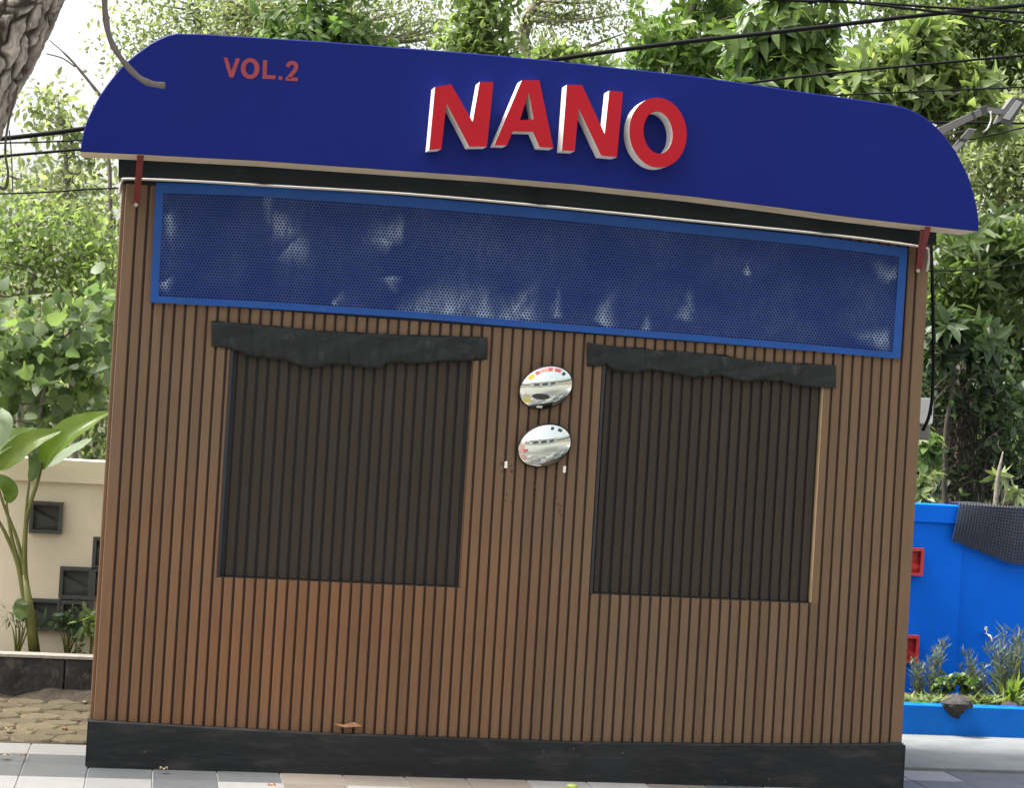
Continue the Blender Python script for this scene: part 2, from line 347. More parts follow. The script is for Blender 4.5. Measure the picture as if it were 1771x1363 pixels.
def tree(name, label, Y, blobs_px, leafmat, n, size, aspect=.45, shape='oval', per=12, clr=.12, droop=.3, rosette=False, bias=0.0,
         trunk=None, trunk_r=.06, bark='bark_grey', limbs=10, cat='tree', group=None, depth=None, edge=.55):
    blobs = [pxblob(*b, Y, depth) for b in blobs_px]
    batch, cc = crown_leaves(blobs, n, per, size, aspect, shape, clr, droop, rosette, bias, edge)
    top = max(blobs, key=lambda b: b[0][2])[0]; mean = np.mean([b[0] for b in blobs], 0)
    gz = hill_z(mean[0], mean[1])
    if trunk is None: pts = [(mean[0]+.1, mean[1], gz-.05), (mean[0]-.05, mean[1], (gz+mean[2])/2), (mean[0], mean[1], mean[2]), (top[0], top[1], top[2])]
    else:
        pts = [tuple(at(*q, Y)) for q in trunk]; pts[0] = (pts[0][0], pts[0][1], pts[0][2])
        b0 = pts[0]; 
        if b0[2] > hill_z(b0[0], b0[1]): pts = [(b0[0], b0[1], hill_z(b0[0], b0[1])-.05)]+pts
    root = empty(name, (pts[0][0], pts[0][1], pts[0][2]), label=label, cat=cat, group=group)
    path = smooth_path(pts, 6); mb = MB(); m_ = len(path)
    path = [p+Vector(rng.normal(size=3)*trunk_r*.25) if 0 < i < m_-1 else p for i, p in enumerate(path)]
    mb.tube(path, [trunk_r*(1-.8*i/(m_-1)) for i in range(m_)], 8)
    for k in range(min(limbs, len(cc))):
        tgt = Vector(cc[rng.integers(len(cc))])
        cand = [i for i in range(m_) if path[i].z < tgt.z] or [0]
        i0 = min(cand, key=lambda i: (path[i]-tgt).length); a = path[i0]
        r0 = trunk_r*(1-.8*i0/(m_-1))*.55
        mid = a.lerp(tgt, .5)+Vector((0, 0, -.06*(tgt-a).length))+Vector(rng.normal(size=3)*.04)
        mb.tube(smooth_path([a, mid, tgt], 4), [r0*(1-.85*j/8) for j in range(9)], 5)
    mb.build('trunk', M[bark], root, smooth=True)
    leaves_object('crown', [batch], Lm[leafmat], root)
    return root

# ------------------------------------------------------------------ the setting
def hill_z(x, y):
    if y < 2.4: return 0.0
    t = min(1.0, (y-2.4)/22.0)
    return .35+t*3.2+.25*math.sin(x*.5)*min(1, (y-2.4)/3)
build('ground', [(-250, -250, -.06), (250, -250, -.06), (250, 250, -.06), (-250, 250, -.06)], [(0, 1, 2, 3)], M['ground'], kind='structure')
gx = np.linspace(-40, 44, 43); gy = np.concatenate([np.linspace(2.38, 12, 14), np.linspace(14, 60, 12)])
hv = [(x, y, hill_z(x, y) if y > 2.4 else -.1) for y in gy for x in gx]; nx = len(gx)
build('hillside', hv, [(j*nx+i, j*nx+i+1, (j+1)*nx+i+1, (j+1)*nx+i) for j in range(len(gy)-1) for i in range(nx-1)], M['forest_floor'], smooth=True, kind='structure')
# tiled pavement: grout bed, then tile by tile where the photograph shows it
GZ = -.012   # pavement level
pave = MB().box(-6, 9, -9.5, .5, -.058, GZ-.006).build('pavement', M['grout'], kind='structure')
def tile_mesh(name, m):
    me = bpy.data.meshes.new(name); b = MB().cbox(0, .246, 0, .246, -.02, 0, .0025)
    me.from_pydata(b.v, [], b.f); me.materials.append(m); return me
TM = {k: tile_mesh('tile_'+k, M['tile_'+k]) for k in ('white', 'grey', 'warm')}
fixed = {}
for i in range(-8, 0): fixed[(i, 1)] = 'white'; fixed[(i, 0)] = 'grey'; fixed[(i, -1)] = 'grey'; fixed[(i, -2)] = 'white'
fixed.update({(0, -1): 'grey', (0, -2): 'white', (1, -1): 'grey', (1, -2): 'grey', (2, -1): 'grey', (2, -2): 'white', (3, -1): 'warm', (3, -2): 'warm',
              (4, -1): 'warm', (4, -2): 'white', (5, -1): 'warm', (6, -1): 'warm', (7, -1): 'white', (8, -1): 'white'})
fixed.update({(13, 1): 'white', (14, 1): 'white', (15, 1): 'grey', (16, 1): 'grey', (17, 1): 'grey', (13, 0): 'grey', (14, 0): 'grey', (15, 0): 'grey', (16, 0): 'grey'})
for i in range(-7, 20):
    for j in range(-4, 2):
        if j >= 0 and 0 <= i <= 12: continue
        kind = fixed.get((i, j)) or random.choice(['white', 'grey', 'grey', 'warm'])
        o = bpy.data.objects.new('tile', TM[kind]); col.objects.link(o); o.parent = pave
        o.location = (i*.25+.002, j*.25+.002, GZ+random.uniform(-.0008, .0008))
# beyond the built tiles the same pavement carries on as one sheet toward the road
build('pavement_apron', [(-6, -9.5, GZ-.002), (9, -9.5, GZ-.002), (9, -1.002, GZ-.002), (-6, -1.002, GZ-.002)], [(0, 1, 2, 3)], M['apron'], kind='structure')
# pale concrete strip on the right
cs = MB().box(3.45, 9, .505, 1.50, -.05, .001).build('concrete_strip', M['concrete'], kind='structure')
# earth and interlocking pavers on the left
pav = MB().box(-6, 3.40, .505, 1.80, -.055, -.012).build('paved_path', M['soil'], kind='structure')
def paver_shape(s):
    r = random.Random(s); mb = MB(); n = 8; w, d = .098, .085
    pts = []
    for k in range(n):
        a = 2*math.pi*(k+.5)/n; pts.append((w*math.cos(a)*(1+r.uniform(-.10, .10)), d*math.sin(a)*(1+r.uniform(-.10, .10))))
    top = [Vector((x*.88, y*.88, .0)) for x, y in pts]; low = [Vector((x, y, -.010)) for x, y in pts]; bot = [Vector((x, y, -.05)) for x, y in pts]
    mb.add(top+low+bot, [tuple(range(n))]+[(n+i, n+(i+1) % n, (i+1) % n, i) for i in range(n)]+[(2*n+i, 2*n+(i+1) % n, n+(i+1) % n, n+i) for i in range(n)])
    me = bpy.data.meshes.new('paver'); me.from_pydata(mb.v, [], mb.f); me.materials.append(M['paver']); return me
PVM = [paver_shape(s) for s in range(6)]
for j in range(8):
    for i in range(9):
        x = -1.30+i*.175+(.087 if j % 2 else 0); y = .585+j*.148
        o = bpy.data.objects.new('paver', PVM[(i*5+j*3) % 6]); col.objects.link(o); o.parent = pav
        o.location = (x, y, random.uniform(-.006, .004)); o.rotation_euler = (random.uniform(-.03, .03), random.uniform(-.03, .03), random.uniform(-.15, .15))

sv = []; nxs, nys = 60, 12
for j in range(nys):
    for i in range(nxs):
        x = -1.6+i*1.75/(nxs-1); y = 1.38+j*.395/(nys-1); t = j/(nys-1)
        sv.append((x, y, -.030+.055*t*t+.020*math.sin(x*9+y*5)*t+.010*math.sin(x*23-y*17)+random.uniform(-.004, .004)))
build('soil_bank', sv, [(j*nxs+i, j*nxs+i+1, (j+1)*nxs+i+1, (j+1)*nxs+i) for j in range(nys-1) for i in range(nxs-1)], M['soil'], smooth=True, kind='structure')
# ------------------------------------------------------------------ the kiosk
KW, KZ, KD = 3.352, 2.30, 1.12
PITCH_S, GRV = .04271, .0095
kiosk = empty('kiosk', (KW/2, .5, 0), label='small brown slatted kiosk with two dark shutters and black skirting', cat='kiosk')
WIN = [(at(377, 997, 0), at(798, 1019, 0), at(397, 590, 0), at(818, 610, 0)), (at(1021, 1029, 0), at(1404, 1043, 0), at(1042, 620, 0), at(1426, 650, 0))]
WR = [((w[0].x+w[2].x)/2, (w[1].x+w[3].x)/2, (w[0].z+w[1].z)/2, (w[2].z+w[3].z)/2) for w in WIN]
# core, side and back walls, roof
MB().box(.03, KW-.03, .055, KD, .0, KZ-.02).build('core', M['backing'], kiosk)
# slotted backing round the shutters
bk = MB(); xs = [0.004, WR[0][0], WR[0][1], WR[1][0], WR[1][1], KW-.004]
for a, b in ((0, 1), (2, 3), (4, 5)): bk.box(xs[a], xs[b], .0142, .054, .1, KZ)
for (x0, x1, z0, z1) in WR: bk.box(x0+.0005, x1-.0005, .0142, .054, .1, z0); bk.box(x0+.0005, x1-.0005, .0142, .054, z1, KZ)
bk.build('backing_panel', M['backing'], kiosk)
slat_cache = {}
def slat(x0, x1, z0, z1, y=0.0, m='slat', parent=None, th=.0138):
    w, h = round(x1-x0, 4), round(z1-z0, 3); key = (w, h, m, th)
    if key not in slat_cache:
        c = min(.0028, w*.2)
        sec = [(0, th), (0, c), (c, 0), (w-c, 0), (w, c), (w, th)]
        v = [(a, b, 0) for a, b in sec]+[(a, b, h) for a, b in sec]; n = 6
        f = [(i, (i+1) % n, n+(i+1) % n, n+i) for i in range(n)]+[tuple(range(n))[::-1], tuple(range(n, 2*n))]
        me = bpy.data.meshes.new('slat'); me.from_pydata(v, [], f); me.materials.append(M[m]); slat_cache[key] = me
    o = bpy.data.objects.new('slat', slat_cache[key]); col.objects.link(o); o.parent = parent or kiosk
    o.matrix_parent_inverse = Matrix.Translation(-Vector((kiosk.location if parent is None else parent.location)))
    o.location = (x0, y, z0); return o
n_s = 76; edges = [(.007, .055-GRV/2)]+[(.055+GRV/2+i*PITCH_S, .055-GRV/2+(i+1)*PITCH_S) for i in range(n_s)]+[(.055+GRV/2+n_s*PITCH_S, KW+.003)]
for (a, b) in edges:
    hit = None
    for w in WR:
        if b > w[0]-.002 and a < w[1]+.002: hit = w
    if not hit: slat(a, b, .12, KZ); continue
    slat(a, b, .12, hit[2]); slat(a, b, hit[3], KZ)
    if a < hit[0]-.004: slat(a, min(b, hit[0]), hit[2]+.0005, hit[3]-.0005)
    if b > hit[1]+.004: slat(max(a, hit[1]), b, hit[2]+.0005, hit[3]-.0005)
# side walls with the same slats
for sx, rz in ((0.0, -math.pi/2), (KW, math.pi/2)):
    MB().box(*((.006, .03) if sx == 0 else (KW-.03, KW-.006)), .056, KD, .0, KZ-.02).build('side_wall', M['backing'], kiosk)
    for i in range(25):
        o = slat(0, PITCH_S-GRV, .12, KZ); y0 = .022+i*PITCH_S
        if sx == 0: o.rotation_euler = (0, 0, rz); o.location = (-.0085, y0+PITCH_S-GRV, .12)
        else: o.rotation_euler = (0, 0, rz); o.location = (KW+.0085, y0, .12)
# dark shutters
for wi, (x0, x1, z0, z1) in enumerate(WR):
    sh = MB().box(x0+.014, x1-.006, .034, .050, z0+.004, z1-.002).build('shutter', M['jamb_black'], kiosk,
        label='dark slatted shutter left of the mirrors' if wi == 0 else 'dark slatted shutter right of the mirrors')
    for (a, b) in edges:
        a2, b2 = max(a, x0+.018), min(b, x1-.008)
        if b2-a2 > .006:
            o = slat(a2, b2, z0+.006, z1-.004, .020, 'slat_dark', sh)
            o.matrix_parent_inverse = Matrix.Identity(4); o.location = Vector((a2, .020, z0+.006))
    jm = MB().box(x0+.0005, x0+.0125, .002, .054, z0+.002, z1-.002).box(x0+.013, x1-.0005, .010, .0535, z0+.0005, z0+.0035)
    jm.build('jamb', M['jamb_black'], kiosk)
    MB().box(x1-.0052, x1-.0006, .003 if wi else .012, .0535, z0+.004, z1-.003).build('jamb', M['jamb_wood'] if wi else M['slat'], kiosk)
# flashing strips over the shutters, ragged lower edge
T1 = [(366, 555), (450, 561), (548, 571), (698, 579), (780, 581), (843, 583)]
B1 = [(366, 599), (393, 602), (419, 609), (437, 618), (457, 618), (474, 621), (496, 624), (514, 630), (528, 635), (548, 635), (567, 631), (603, 630), (620, 634), (636, 636), (658, 637), (668, 628), (700, 627), (730, 629), (760, 625), (800, 624), (843, 622)]
T2 = [(1015, 592), (1038, 596), (1050, 598), (1102, 601), (1135, 606), (1170, 607), (1251, 614), (1290, 622), (1332, 626), (1395, 629), (1445, 632)]
B2 = [(1015, 633), (1038, 634), (1048, 629), (1058, 640), (1064, 641), (1080, 643), (1096, 645), (1115, 641), (1132, 639), (1152, 643), (1175, 648), (1202, 653), (1222, 652), (1246, 649), (1267, 655), (1292, 660), (1320, 658), (1351, 659), (1386, 668), (1422, 671), (1445, 672)]
for T, B in ((T1, B1), (T2, B2)):
    xs_ = sorted({round(v, 1) for v in list(np.linspace(T[0][0], T[-1][0], 190))+[p[0] for p in B]}); v = []; rows = 9
    for x in xs_:
        yt, yb = poly_at(T, x)+random.uniform(-.6, .6), poly_at(B, x)+random.uniform(-.8, .8)
        for r in range(rows):
            t = r/(rows-1)
            wx = at(x, 600, 0).x; y = -.005-.0035*math.sin(x*.05+r*.8)-.002*math.sin(x*.13+2*r)-.0022*t*math.cos((wx-.055)*2*math.pi/PITCH_S)+random.uniform(-.0008, .0008)+(.004*t if t > .8 else 0)
            v.append(at(x, yt+(yb-yt)*t, y-.003))
    nX = len(xs_); f = [(i*rows+r, i*rows+r+1, (i+1)*rows+r+1, (i+1)*rows+r) for i in range(nX-1) for r in range(rows-1)]
    o = build('flashing_strip', v, f, M['tape'], kiosk, smooth=True)
    sm = o.modifiers.new('thick', 'SOLIDIFY'); sm.thickness = .004; sm.offset = 1
# skirting board
TB = [(155, 1247), (350, 1258), (550, 1269), (800, 1278), (1000, 1285), (1250, 1288), (1450, 1289), (1565, 1287)]
sk = MB(); xx = list(np.linspace(154, 1563, 48)); v = []
for x in xx:
    p = at(x, poly_at(TB, x), -.032); w = .0015*math.sin(x*.05)+.0008*math.sin(x*.21)
    q = Vector((p.x, -.032+w*.6, p.z)); v += [Vector((q.x, q.y, -.04)), Vector((q.x, q.y, q.z-.004)), Vector((q.x, q.y+.004, q.z)), Vector((q.x, -.002, q.z+.001)), Vector((q.x, -.002, -.04))]
n = len(xx); f = [(i*5+k, (i+1)*5+k, (i+1)*5+(k+1) % 5, i*5+(k+1) % 5) for i in range(n-1) for k in range(5)]+[(4, 3, 2, 1, 0), tuple((n-1)*5+k for k in range(5))]
sk.add(v, f).build('skirting_board', M['black_paint'], kiosk, label='worn black skirting board')
for q0, q1, qz in ((-.0135, -.0092, .166), (KW+.0092, KW+.020, .176)): MB().box(q0, q1, -.0015, KD+.02, -.04, qz).build('skirting_board', M['black_paint'], kiosk)
for (px, py) in ((940, 1300), (992, 1296), (1078, 1303), (1254, 1353), (250, 1301), (1330, 1349)):
    p = at(px, py, -.034); mb = MB().tube([p+Vector((0, .004, 0)), p+Vector((0, -.003, 0))], .0035, 8); mb.build('screw_head', M['vent_grey'], kiosk)
# fascia under the sign and roof deck
FT = [(205, 281), (450, 291), (700, 308), (950, 331), (1200, 357), (1400, 377), (1620, 401)]
FB = [(205, 306), (450, 316), (700, 331), (950, 352), (1200, 377), (1400, 398), (1620, 424)]
v = []; xx = list(np.linspace(205, 1619, 30))
for x in xx:
    t = at(x, poly_at(FT, x)-9, -.045); b = at(x, poly_at(FB, x), -.045)
    w = .002*math.sin(x*.03)
    v += [Vector((b.x, b.y+w, b.z)), Vector((t.x, t.y+w, t.z)), Vector((t.x, -.004, t.z)), Vector((b.x, -.004, b.z))]
n = len(xx); f = [(i*4+k, (i+1)*4+k, (i+1)*4+(k+1) % 4, i*4+(k+1) % 4) for i in range(n-1) for k in range(4)]+[(3, 2, 1, 0), tuple((n-1)*4+k for k in range(4))]
build('fascia', v, f, M['fascia'], kiosk)
MB().box(-.02, KW+.02, .0, KD+.05, KZ-.004, KZ+.05).build('roof', M['fascia'], kiosk)
# dark screw holes and two white plugs left on the slats
for (px, py, r) in ((885, 868, .004), (874, 866, .0035), (925, 843, .004), (926, 852, .004), (965, 872, .0045), (968, 884, .005), (885, 815, .006), (868, 802, .006), (961, 820, .0035), (922, 870, .003), (940, 868, .003), (910, 835, .003), (873, 840, .003), (876, 855, .0035), (925, 860, .0035), (963, 860, .003), (969, 876, .004), (970, 892, .003), (884, 806, .004), (868, 815, .004), (944, 842, .003)):
    p = at(px, py, -.0012); MB().tube([p+Vector((0, .001, 0)), p], r*1.25, 10).build('screw_hole', M['backing'], kiosk)
for (px, py) in ((875, 804), (976, 812)):
    p = at(px, py, -.001); MB().cbox(p.x-.006, p.x+.006, -.006, .001, p.z-.014, p.z+.014, .0015).build('plastic_clip', M['white'], kiosk)
# ---- perforated blue screen
ST = [(269, 315), (450, 321), (700, 339), (950, 361), (1200, 387), (1400, 407), (1570, 429)]
SB = [(260, 523), (450, 533), (700, 549), (950, 570), (1200, 590), (1400, 607), (1557, 621)]
def spt(u, v, Y=-.014):
    """u, v in 0..1 on the screen"""
    xt, xb = 269.5+u*1300.5, 260+u*1297
    yt, yb = poly_at(ST, xt), poly_at(SB, xb)
    return at(xt+(xb-xt)*v, yt+(yb-yt)*v, Y)
MU, MV0, MV1 = .0105, .085, .055      # frame widths
screen = MB()
for (u0, u1, v0, v1) in ((0, 1, 0, MV0), (0, 1, 1-MV1, 1), (0, MU, MV0, 1-MV1), (1-MU, 1, MV0, 1-MV1)):
    nu = 60 if u1-u0 > .5 else 1
    vv = []; 
    for i in range(nu+1):
        u = u0+(u1-u0)*i/nu
        wob = .0012*math.sin(i*.7)+.0008*math.sin(i*1.9)
        vv += [spt(u, v1, -.019+wob), spt(u, v0, -.019+wob), spt(u, v0, -.001), spt(u, v1, -.001)]
    ff = [(i*4+k, (i+1)*4+k, (i+1)*4+(k+1) % 4, i*4+(k+1) % 4) for i in range(nu) for k in range(4)]+[(3, 2, 1, 0), tuple(nu*4+k for k in range(4))]
    screen.add(vv, ff)
frame = screen.build('screen_frame', M['frame_blue'], kiosk)
# sheet: hexagonal holes, rows staggered
NU, NV = 226, 37
hexa = [(math.cos(math.radians(90+60*k)), math.sin(math.radians(90+60*k))) for k in range(6)]
rim = [(0, .5), (-.5, .5), (-.5, -.5), (0, -.5), (.5, -.5), (.5, .5)]
us, vs_, fs = [], [], []; cnt = 0
for j in range(NV):
    for i in range(NU+(j % 2)):
        u = (i+.5-(.5 if j % 2 else 0)); 
        for (a, b) in hexa: us.append(min(NU, max(0, u+a*.355))); vs_.append(j+.5-b*.385)
        for (a, b) in rim: us.append(min(NU, max(0, u+a))); vs_.append(j+.5-b)
        for k in range(6): k2 = (k+1) % 6; fs.append((cnt+k, cnt+k2, cnt+6+k2, cnt+6+k))
        cnt += 12
vtx = []
for a, b in zip(us, vs_):
    u = MU+(1-2*MU)*a/NU; v_ = MV0+(1-MV0-MV1)*b/NV
    x = u*12; wob = .0016*math.sin(x*2.3+v_*3)+.0012*math.sin(x*5.1-v_*6)+.0008*math.sin(x*11+v_*9)
    vtx.append(spt(u, v_, -.0165+wob))
ms = bpy.data.materials.new('perforated_sheet_blue'); ms.use_nodes = True; N_, L_ = ms.node_tree.nodes, ms.node_tree.links
pb = N_['Principled BSDF']; pb.inputs['Roughness'].default_value = .5; pb.inputs['Specular IOR Level'].default_value = .25
tc = N_.new('ShaderNodeTexCoord')
def wedge(px0, py0, px1, py1, wid, soft=.5):
    """mask of a pale streak from one spot of the sheet to another"""
    a, b = at(px0, py0, -.0165), at(px1, py1, -.0165)
    dx, dz = b.x-a.x, b.z-a.z; ln = math.hypot(dx, dz); ang = math.atan2(dz, dx); w = wid*1.45/ppm(0)
    mp = N_.new('ShaderNodeMapping'); mp.vector_type = 'TEXTURE'
    mp.inputs['Location'].default_value = (a.x, -.0165, a.z); mp.inputs['Rotation'].default_value = (0, -ang, 0); mp.inputs['Scale'].default_value = (ln, 1, w)
    L_.new(warp.outputs[0], mp.inputs[0]); sp = N_.new('ShaderNodeSeparateXYZ'); L_.new(mp.outputs[0], sp.inputs[0])
    r1 = N_.new('ShaderNodeMapRange'); r1.interpolation_type = 'SMOOTHSTEP'; r1.inputs['From Min'].default_value = 0; r1.inputs['From Max'].default_value = .10; L_.new(sp.outputs['X'], r1.inputs[0])
    r2 = N_.new('ShaderNodeMapRange'); r2.interpolation_type = 'SMOOTHSTEP'; r2.inputs['From Min'].default_value = 1; r2.inputs['From Max'].default_value = .15; L_.new(sp.outputs['X'], r2.inputs[0])
    ab = N_.new('ShaderNodeMath'); ab.operation = 'ABSOLUTE'; L_.new(sp.outputs['Z'], ab.inputs[0])
    tp = N_.new('ShaderNodeMath'); tp.operation = 'ADD'; L_.new(ab.outputs[0], tp.inputs[0])
    sx_ = N_.new('ShaderNodeMath'); sx_.operation = 'MULTIPLY'; sx_.inputs[1].default_value = .8; L_.new(sp.outputs['X'], sx_.inputs[0]); L_.new(sx_.outputs[0], tp.inputs[1])
    r3 = N_.new('ShaderNodeMapRange'); r3.interpolation_type = 'SMOOTHSTEP'; r3.inputs['From Min'].default_value = 1; r3.inputs['From Max'].default_value = -.35; L_.new(tp.outputs[0], r3.inputs[0])
    m1 = N_.new('ShaderNodeMath'); m1.operation = 'MULTIPLY'; L_.new(r1.outputs[0], m1.inputs[0]); L_.new(r2.outputs[0], m1.inputs[1])
    m2 = N_.new('ShaderNodeMath'); m2.operation = 'MULTIPLY'; L_.new(m1.outputs[0], m2.inputs[0]); L_.new(r3.outputs[0], m2.inputs[1]); return m2.outputs[0]
nzw = N_.new('ShaderNodeTexNoise'); nzw.inputs['Scale'].default_value = 9; nzw.inputs['Detail'].default_value = 3; L_.new(tc.outputs['Object'], nzw.inputs['Vector'])
off = N_.new('ShaderNodeVectorMath'); off.operation = 'MULTIPLY_ADD'; off.inputs[1].default_value = (.07, 0, .07); off.inputs[2].default_value = (-.035, 0, -.035); L_.new(nzw.outputs['Color'], off.inputs[0])
warp = N_.new('ShaderNodeVectorMath'); warp.operation = 'ADD'; L_.new(tc.outputs['Object'], warp.inputs[0]); L_.new(off.outputs[0], warp.inputs[1])
acc = None
for args in ((725, 556, 800, 462, 44), (760, 550, 880, 468, 48), (830, 556, 850, 462, 46), (700, 560, 760, 500, 30), (880, 562, 860, 490, 40), (880, 548, 945, 462, 22), (905, 552, 930, 500, 26), (960, 556, 968, 462, 13), (1040, 565, 1072, 482, 22), (1185, 560, 1200, 470, 16), (1118, 572, 1124, 530, 10),
             (700, 400, 600, 400, 26), (680, 420, 600, 395, 22), (462, 335, 470, 410, 10), (470, 390, 545, 400, 26), (500, 420, 560, 470, 30), (290, 365, 312, 470, 12), (282, 480, 300, 520, 16), (676, 475, 684, 520, 16), (582, 525, 590, 498, 10),
             (1550, 480, 1490, 440, 20), (1540, 590, 1440, 570, 20), (1290, 475, 1300, 430, 8)):
    w_ = wedge(*args)
    if acc is None: acc = w_
    else:
        mxn = N_.new('ShaderNodeMath'); mxn.operation = 'MAXIMUM'; L_.new(acc, mxn.inputs[0]); L_.new(w_, mxn.inputs[1]); acc = mxn.outputs[0]
nz2 = N_.new('ShaderNodeTexNoise'); nz2.inputs['Scale'].default_value = 4; nz2.inputs['Detail'].default_value = 5; L_.new(tc.outputs['Object'], nz2.inputs['Vector'])
rr = N_.new('ShaderNodeMapRange'); rr.inputs['From Min'].default_value = .40; rr.inputs['From Max'].default_value = .75; rr.inputs['To Max'].default_value = .10; L_.new(nz2.outputs['Fac'], rr.inputs[0])
nz3 = N_.new('ShaderNodeTexNoise'); nz3.inputs['Scale'].default_value = 22; nz3.inputs['Detail'].default_value = 6; nz3.inputs['Roughness'].default_value = .7; nz3.inputs['Distortion'].default_value = .6
mp3 = N_.new('ShaderNodeMapping'); mp3.inputs['Scale'].default_value = (1.6, 1, .6); mp3.inputs['Rotation'].default_value = (0, .5, 0); L_.new(tc.outputs['Object'], mp3.inputs[0]); L_.new(mp3.outputs[0], nz3.inputs['Vector'])
r5 = N_.new('ShaderNodeMapRange'); r5.inputs['From Min'].default_value = .36; r5.inputs['From Max'].default_value = .62; r5.inputs['To Min'].default_value = .35; r5.inputs['To Max'].default_value = 1.25; L_.new(nz3.outputs['Fac'], r5.inputs[0])
m5 = N_.new('ShaderNodeMath'); m5.operation = 'MULTIPLY'; L_.new(acc, m5.inputs[0]); L_.new(r5.outputs[0], m5.inputs[1]); acc = m5.outputs[0]
m6 = N_.new('ShaderNodeMath'); m6.operation = 'MULTIPLY'; L_.new(rr.outputs[0], m6.inputs[0]); L_.new(r5.outputs[0], m6.inputs[1])
ad = N_.new('ShaderNodeMath'); ad.operation = 'MULTIPLY_ADD'; ad.inputs[1].default_value = .78; ad.use_clamp = True; L_.new(acc, ad.inputs[0]); L_.new(m6.outputs[0], ad.inputs[2])
cmx = N_.new('ShaderNodeMix'); cmx.data_type = 'RGBA'; cmx.inputs['A'].default_value = (.0072, .0330, .165, 1); cmx.inputs['B'].default_value = (.36, .46, .60, 1)  # pale streaks and broad noise mixed over the blue
L_.new(ad.outputs[0], cmx.inputs['Factor']); L_.new(cmx.outputs['Result'], pb.inputs['Base Color'])
sheet = build('perforated_sheet', vtx, fs, ms, kiosk, label='blue perforated metal sheet with pale streaks')
b0, b1, b2, b3 = spt(.002, .99, -.0015), spt(.998, .99, -.0015), spt(.998, .01, -.0015), spt(.002, .01, -.0015)
build('screen_back', [b0, b1, b2, b3], [(0, 1, 2, 3)], M['screen_back'], kiosk)
# white cable along the fascia
cw = [(207, 338), (208, 322), (212, 313), (222, 310), (330, 314), (450, 321), (700, 336), (950, 358), (1200, 383), (1400, 403), (1520, 417), (1598, 429), (1605, 436), (1606, 450), (1603, 470)]
MB().tube(smooth_path([at(a, b-1.0, -.050 if 215 < a < 1600 else -.030) for a, b in cw], 4), .0050, 6).build('trim_cable', M['cable_white'], kiosk, smooth=True)

# ------------------------------------------------------------------ the sign
YS = -.30
sign = empty('sign_board', (KW/2, YS+.1, 2.35), label='long blue rounded sign board with raised red NANO letters above the kiosk', cat='sign')
top = [(305, 57), (350, 58), (450, 64), (560, 71), (700, 82), (825, 92), (950, 103.5), (1100, 120), (1200, 131), (1300, 145), (1400, 160), (1480, 171), (1535, 179)]
rgt = [(1567, 186), (1585, 194), (1600, 203), (1614, 214), (1630, 230), (1643, 247), (1653, 261), (1661, 276), (1669, 292), (1676, 308), (1682, 327), (1687, 346), (1691, 366), (1693, 383), (1692, 400)]
bot = [(1588, 389), (1460, 374), (1350, 359), (1200, 340), (1000, 319), (850, 306), (650, 292), (450, 278), (243, 267), (139, 262)]
lft = [(141, 245), (144, 229), (149, 212), (156, 196), (164, 180), (173, 164), (186, 145), (200, 127), (211, 114), (223, 103), (235, 93), (247, 84), (261, 74), (276, 66), (290, 60)]
outl = [at(x, y, YS) for x, y in top+rgt+bot+lft]
DEP = .19
n = len(outl); mbf = MB(); cen = sum(outl, Vector())/n
fo = [p.lerp(cen, 0) for p in outl]
ins = []
for i in range(n):                                    # small rounded edge
    a, b, c = outl[i-1], outl[i], outl[(i+1) % n]; t = (c-a).normalized(); nrm = Vector((t.z, 0, -t.x)); ins.append(b+nrm*.004)
s_ = Vector((0, DEP, 0)); e_ = Vector((0, .003, 0))
mbf.add(ins, [tuple(range(n))[::-1]]); k0 = 0
mbf.add([p+e_ for p in outl], []); mbf.f += [(i, (i+1) % n, n+(i+1) % n, n+i) for i in range(n)]
mbf.build('face_panel', M['sign_blue'], sign)
ed = MB().add([p+e_ for p in outl]+[p+s_ for p in outl], [(i, (i+1) % n, n+(i+1) % n, n+i) for i in range(n) if not (len(top)+len(rgt)-1 <= i < len(top)+len(rgt)+len(bot)-1)])
ed.add([p+s_ for p in outl], [tuple(range(n))]); ed.build('edge_band', M['sign_blue'], sign)
bi = list(range(len(top)+len(rgt)-1, len(top)+len(rgt)+len(bot)))
MB().add([outl[i]+e_ for i in bi]+[outl[i]+s_ for i in bi], [(i, i+1, len(bi)+i+1, len(bi)+i) for i in range(len(bi)-1)]).build('underside', M['sign_beige'], sign)
# raised letters: white body, red face
def zp(q, Y): return at(650+q[0]/2.952, 80+q[1]/2.952, Y)
LD = .082; YL = YS-LD
def letter(front, hole=None, label=None):
    F0 = [zp(q, YL) for q in front]; B0 = [p+Vector((-.004, LD-.001, .0)) for p in F0]
    loops = [(F0, B0)]
    if hole: H0 = [zp(q, YL) for q in hole]; loops.append((H0, [p+Vector((-.004, LD-.001, 0)) for p in H0]))
    mb = MB()
    for A, B in loops:
        k = len(A); mb.add(A+B, [(i, (i+1) % k, k+(i+1) % k, k+i) for i in range(k)])
    body = mb.build('letter', M['white'], sign, label=label)
    bm = bmesh.new(); eds = []
    for A, _ in loops:
        vs2 = [bm.verts.new(p+Vector((0, -.002, 0))) for p in A]; eds += [bm.edges.new((vs2[i], vs2[(i+1) % len(vs2)])) for i in range(len(vs2))]
    bmesh.ops.triangle_fill(bm, edges=eds, use_beauty=True)
    for f_ in bm.faces:
        if f_.normal.y > 0: f_.normal_flip()
    r = bmesh.ops.extrude_face_region(bm, geom=bm.faces[:])
    for e2 in r['geom']:
        if isinstance(e2, bmesh.types.BMVert): e2.co.y += .0015
    me = bpy.data.meshes.new('letter_face'); bm.to_mesh(me); bm.free()
    fo_ = link_mesh('letter_face', me, M['red'], None); fo_.parent = body; fo_.matrix_parent_inverse = Matrix.Identity(4)
    body.matrix_parent_inverse = Matrix.Translation(-wloc(sign))
    return body
def rnd(pts): return pts
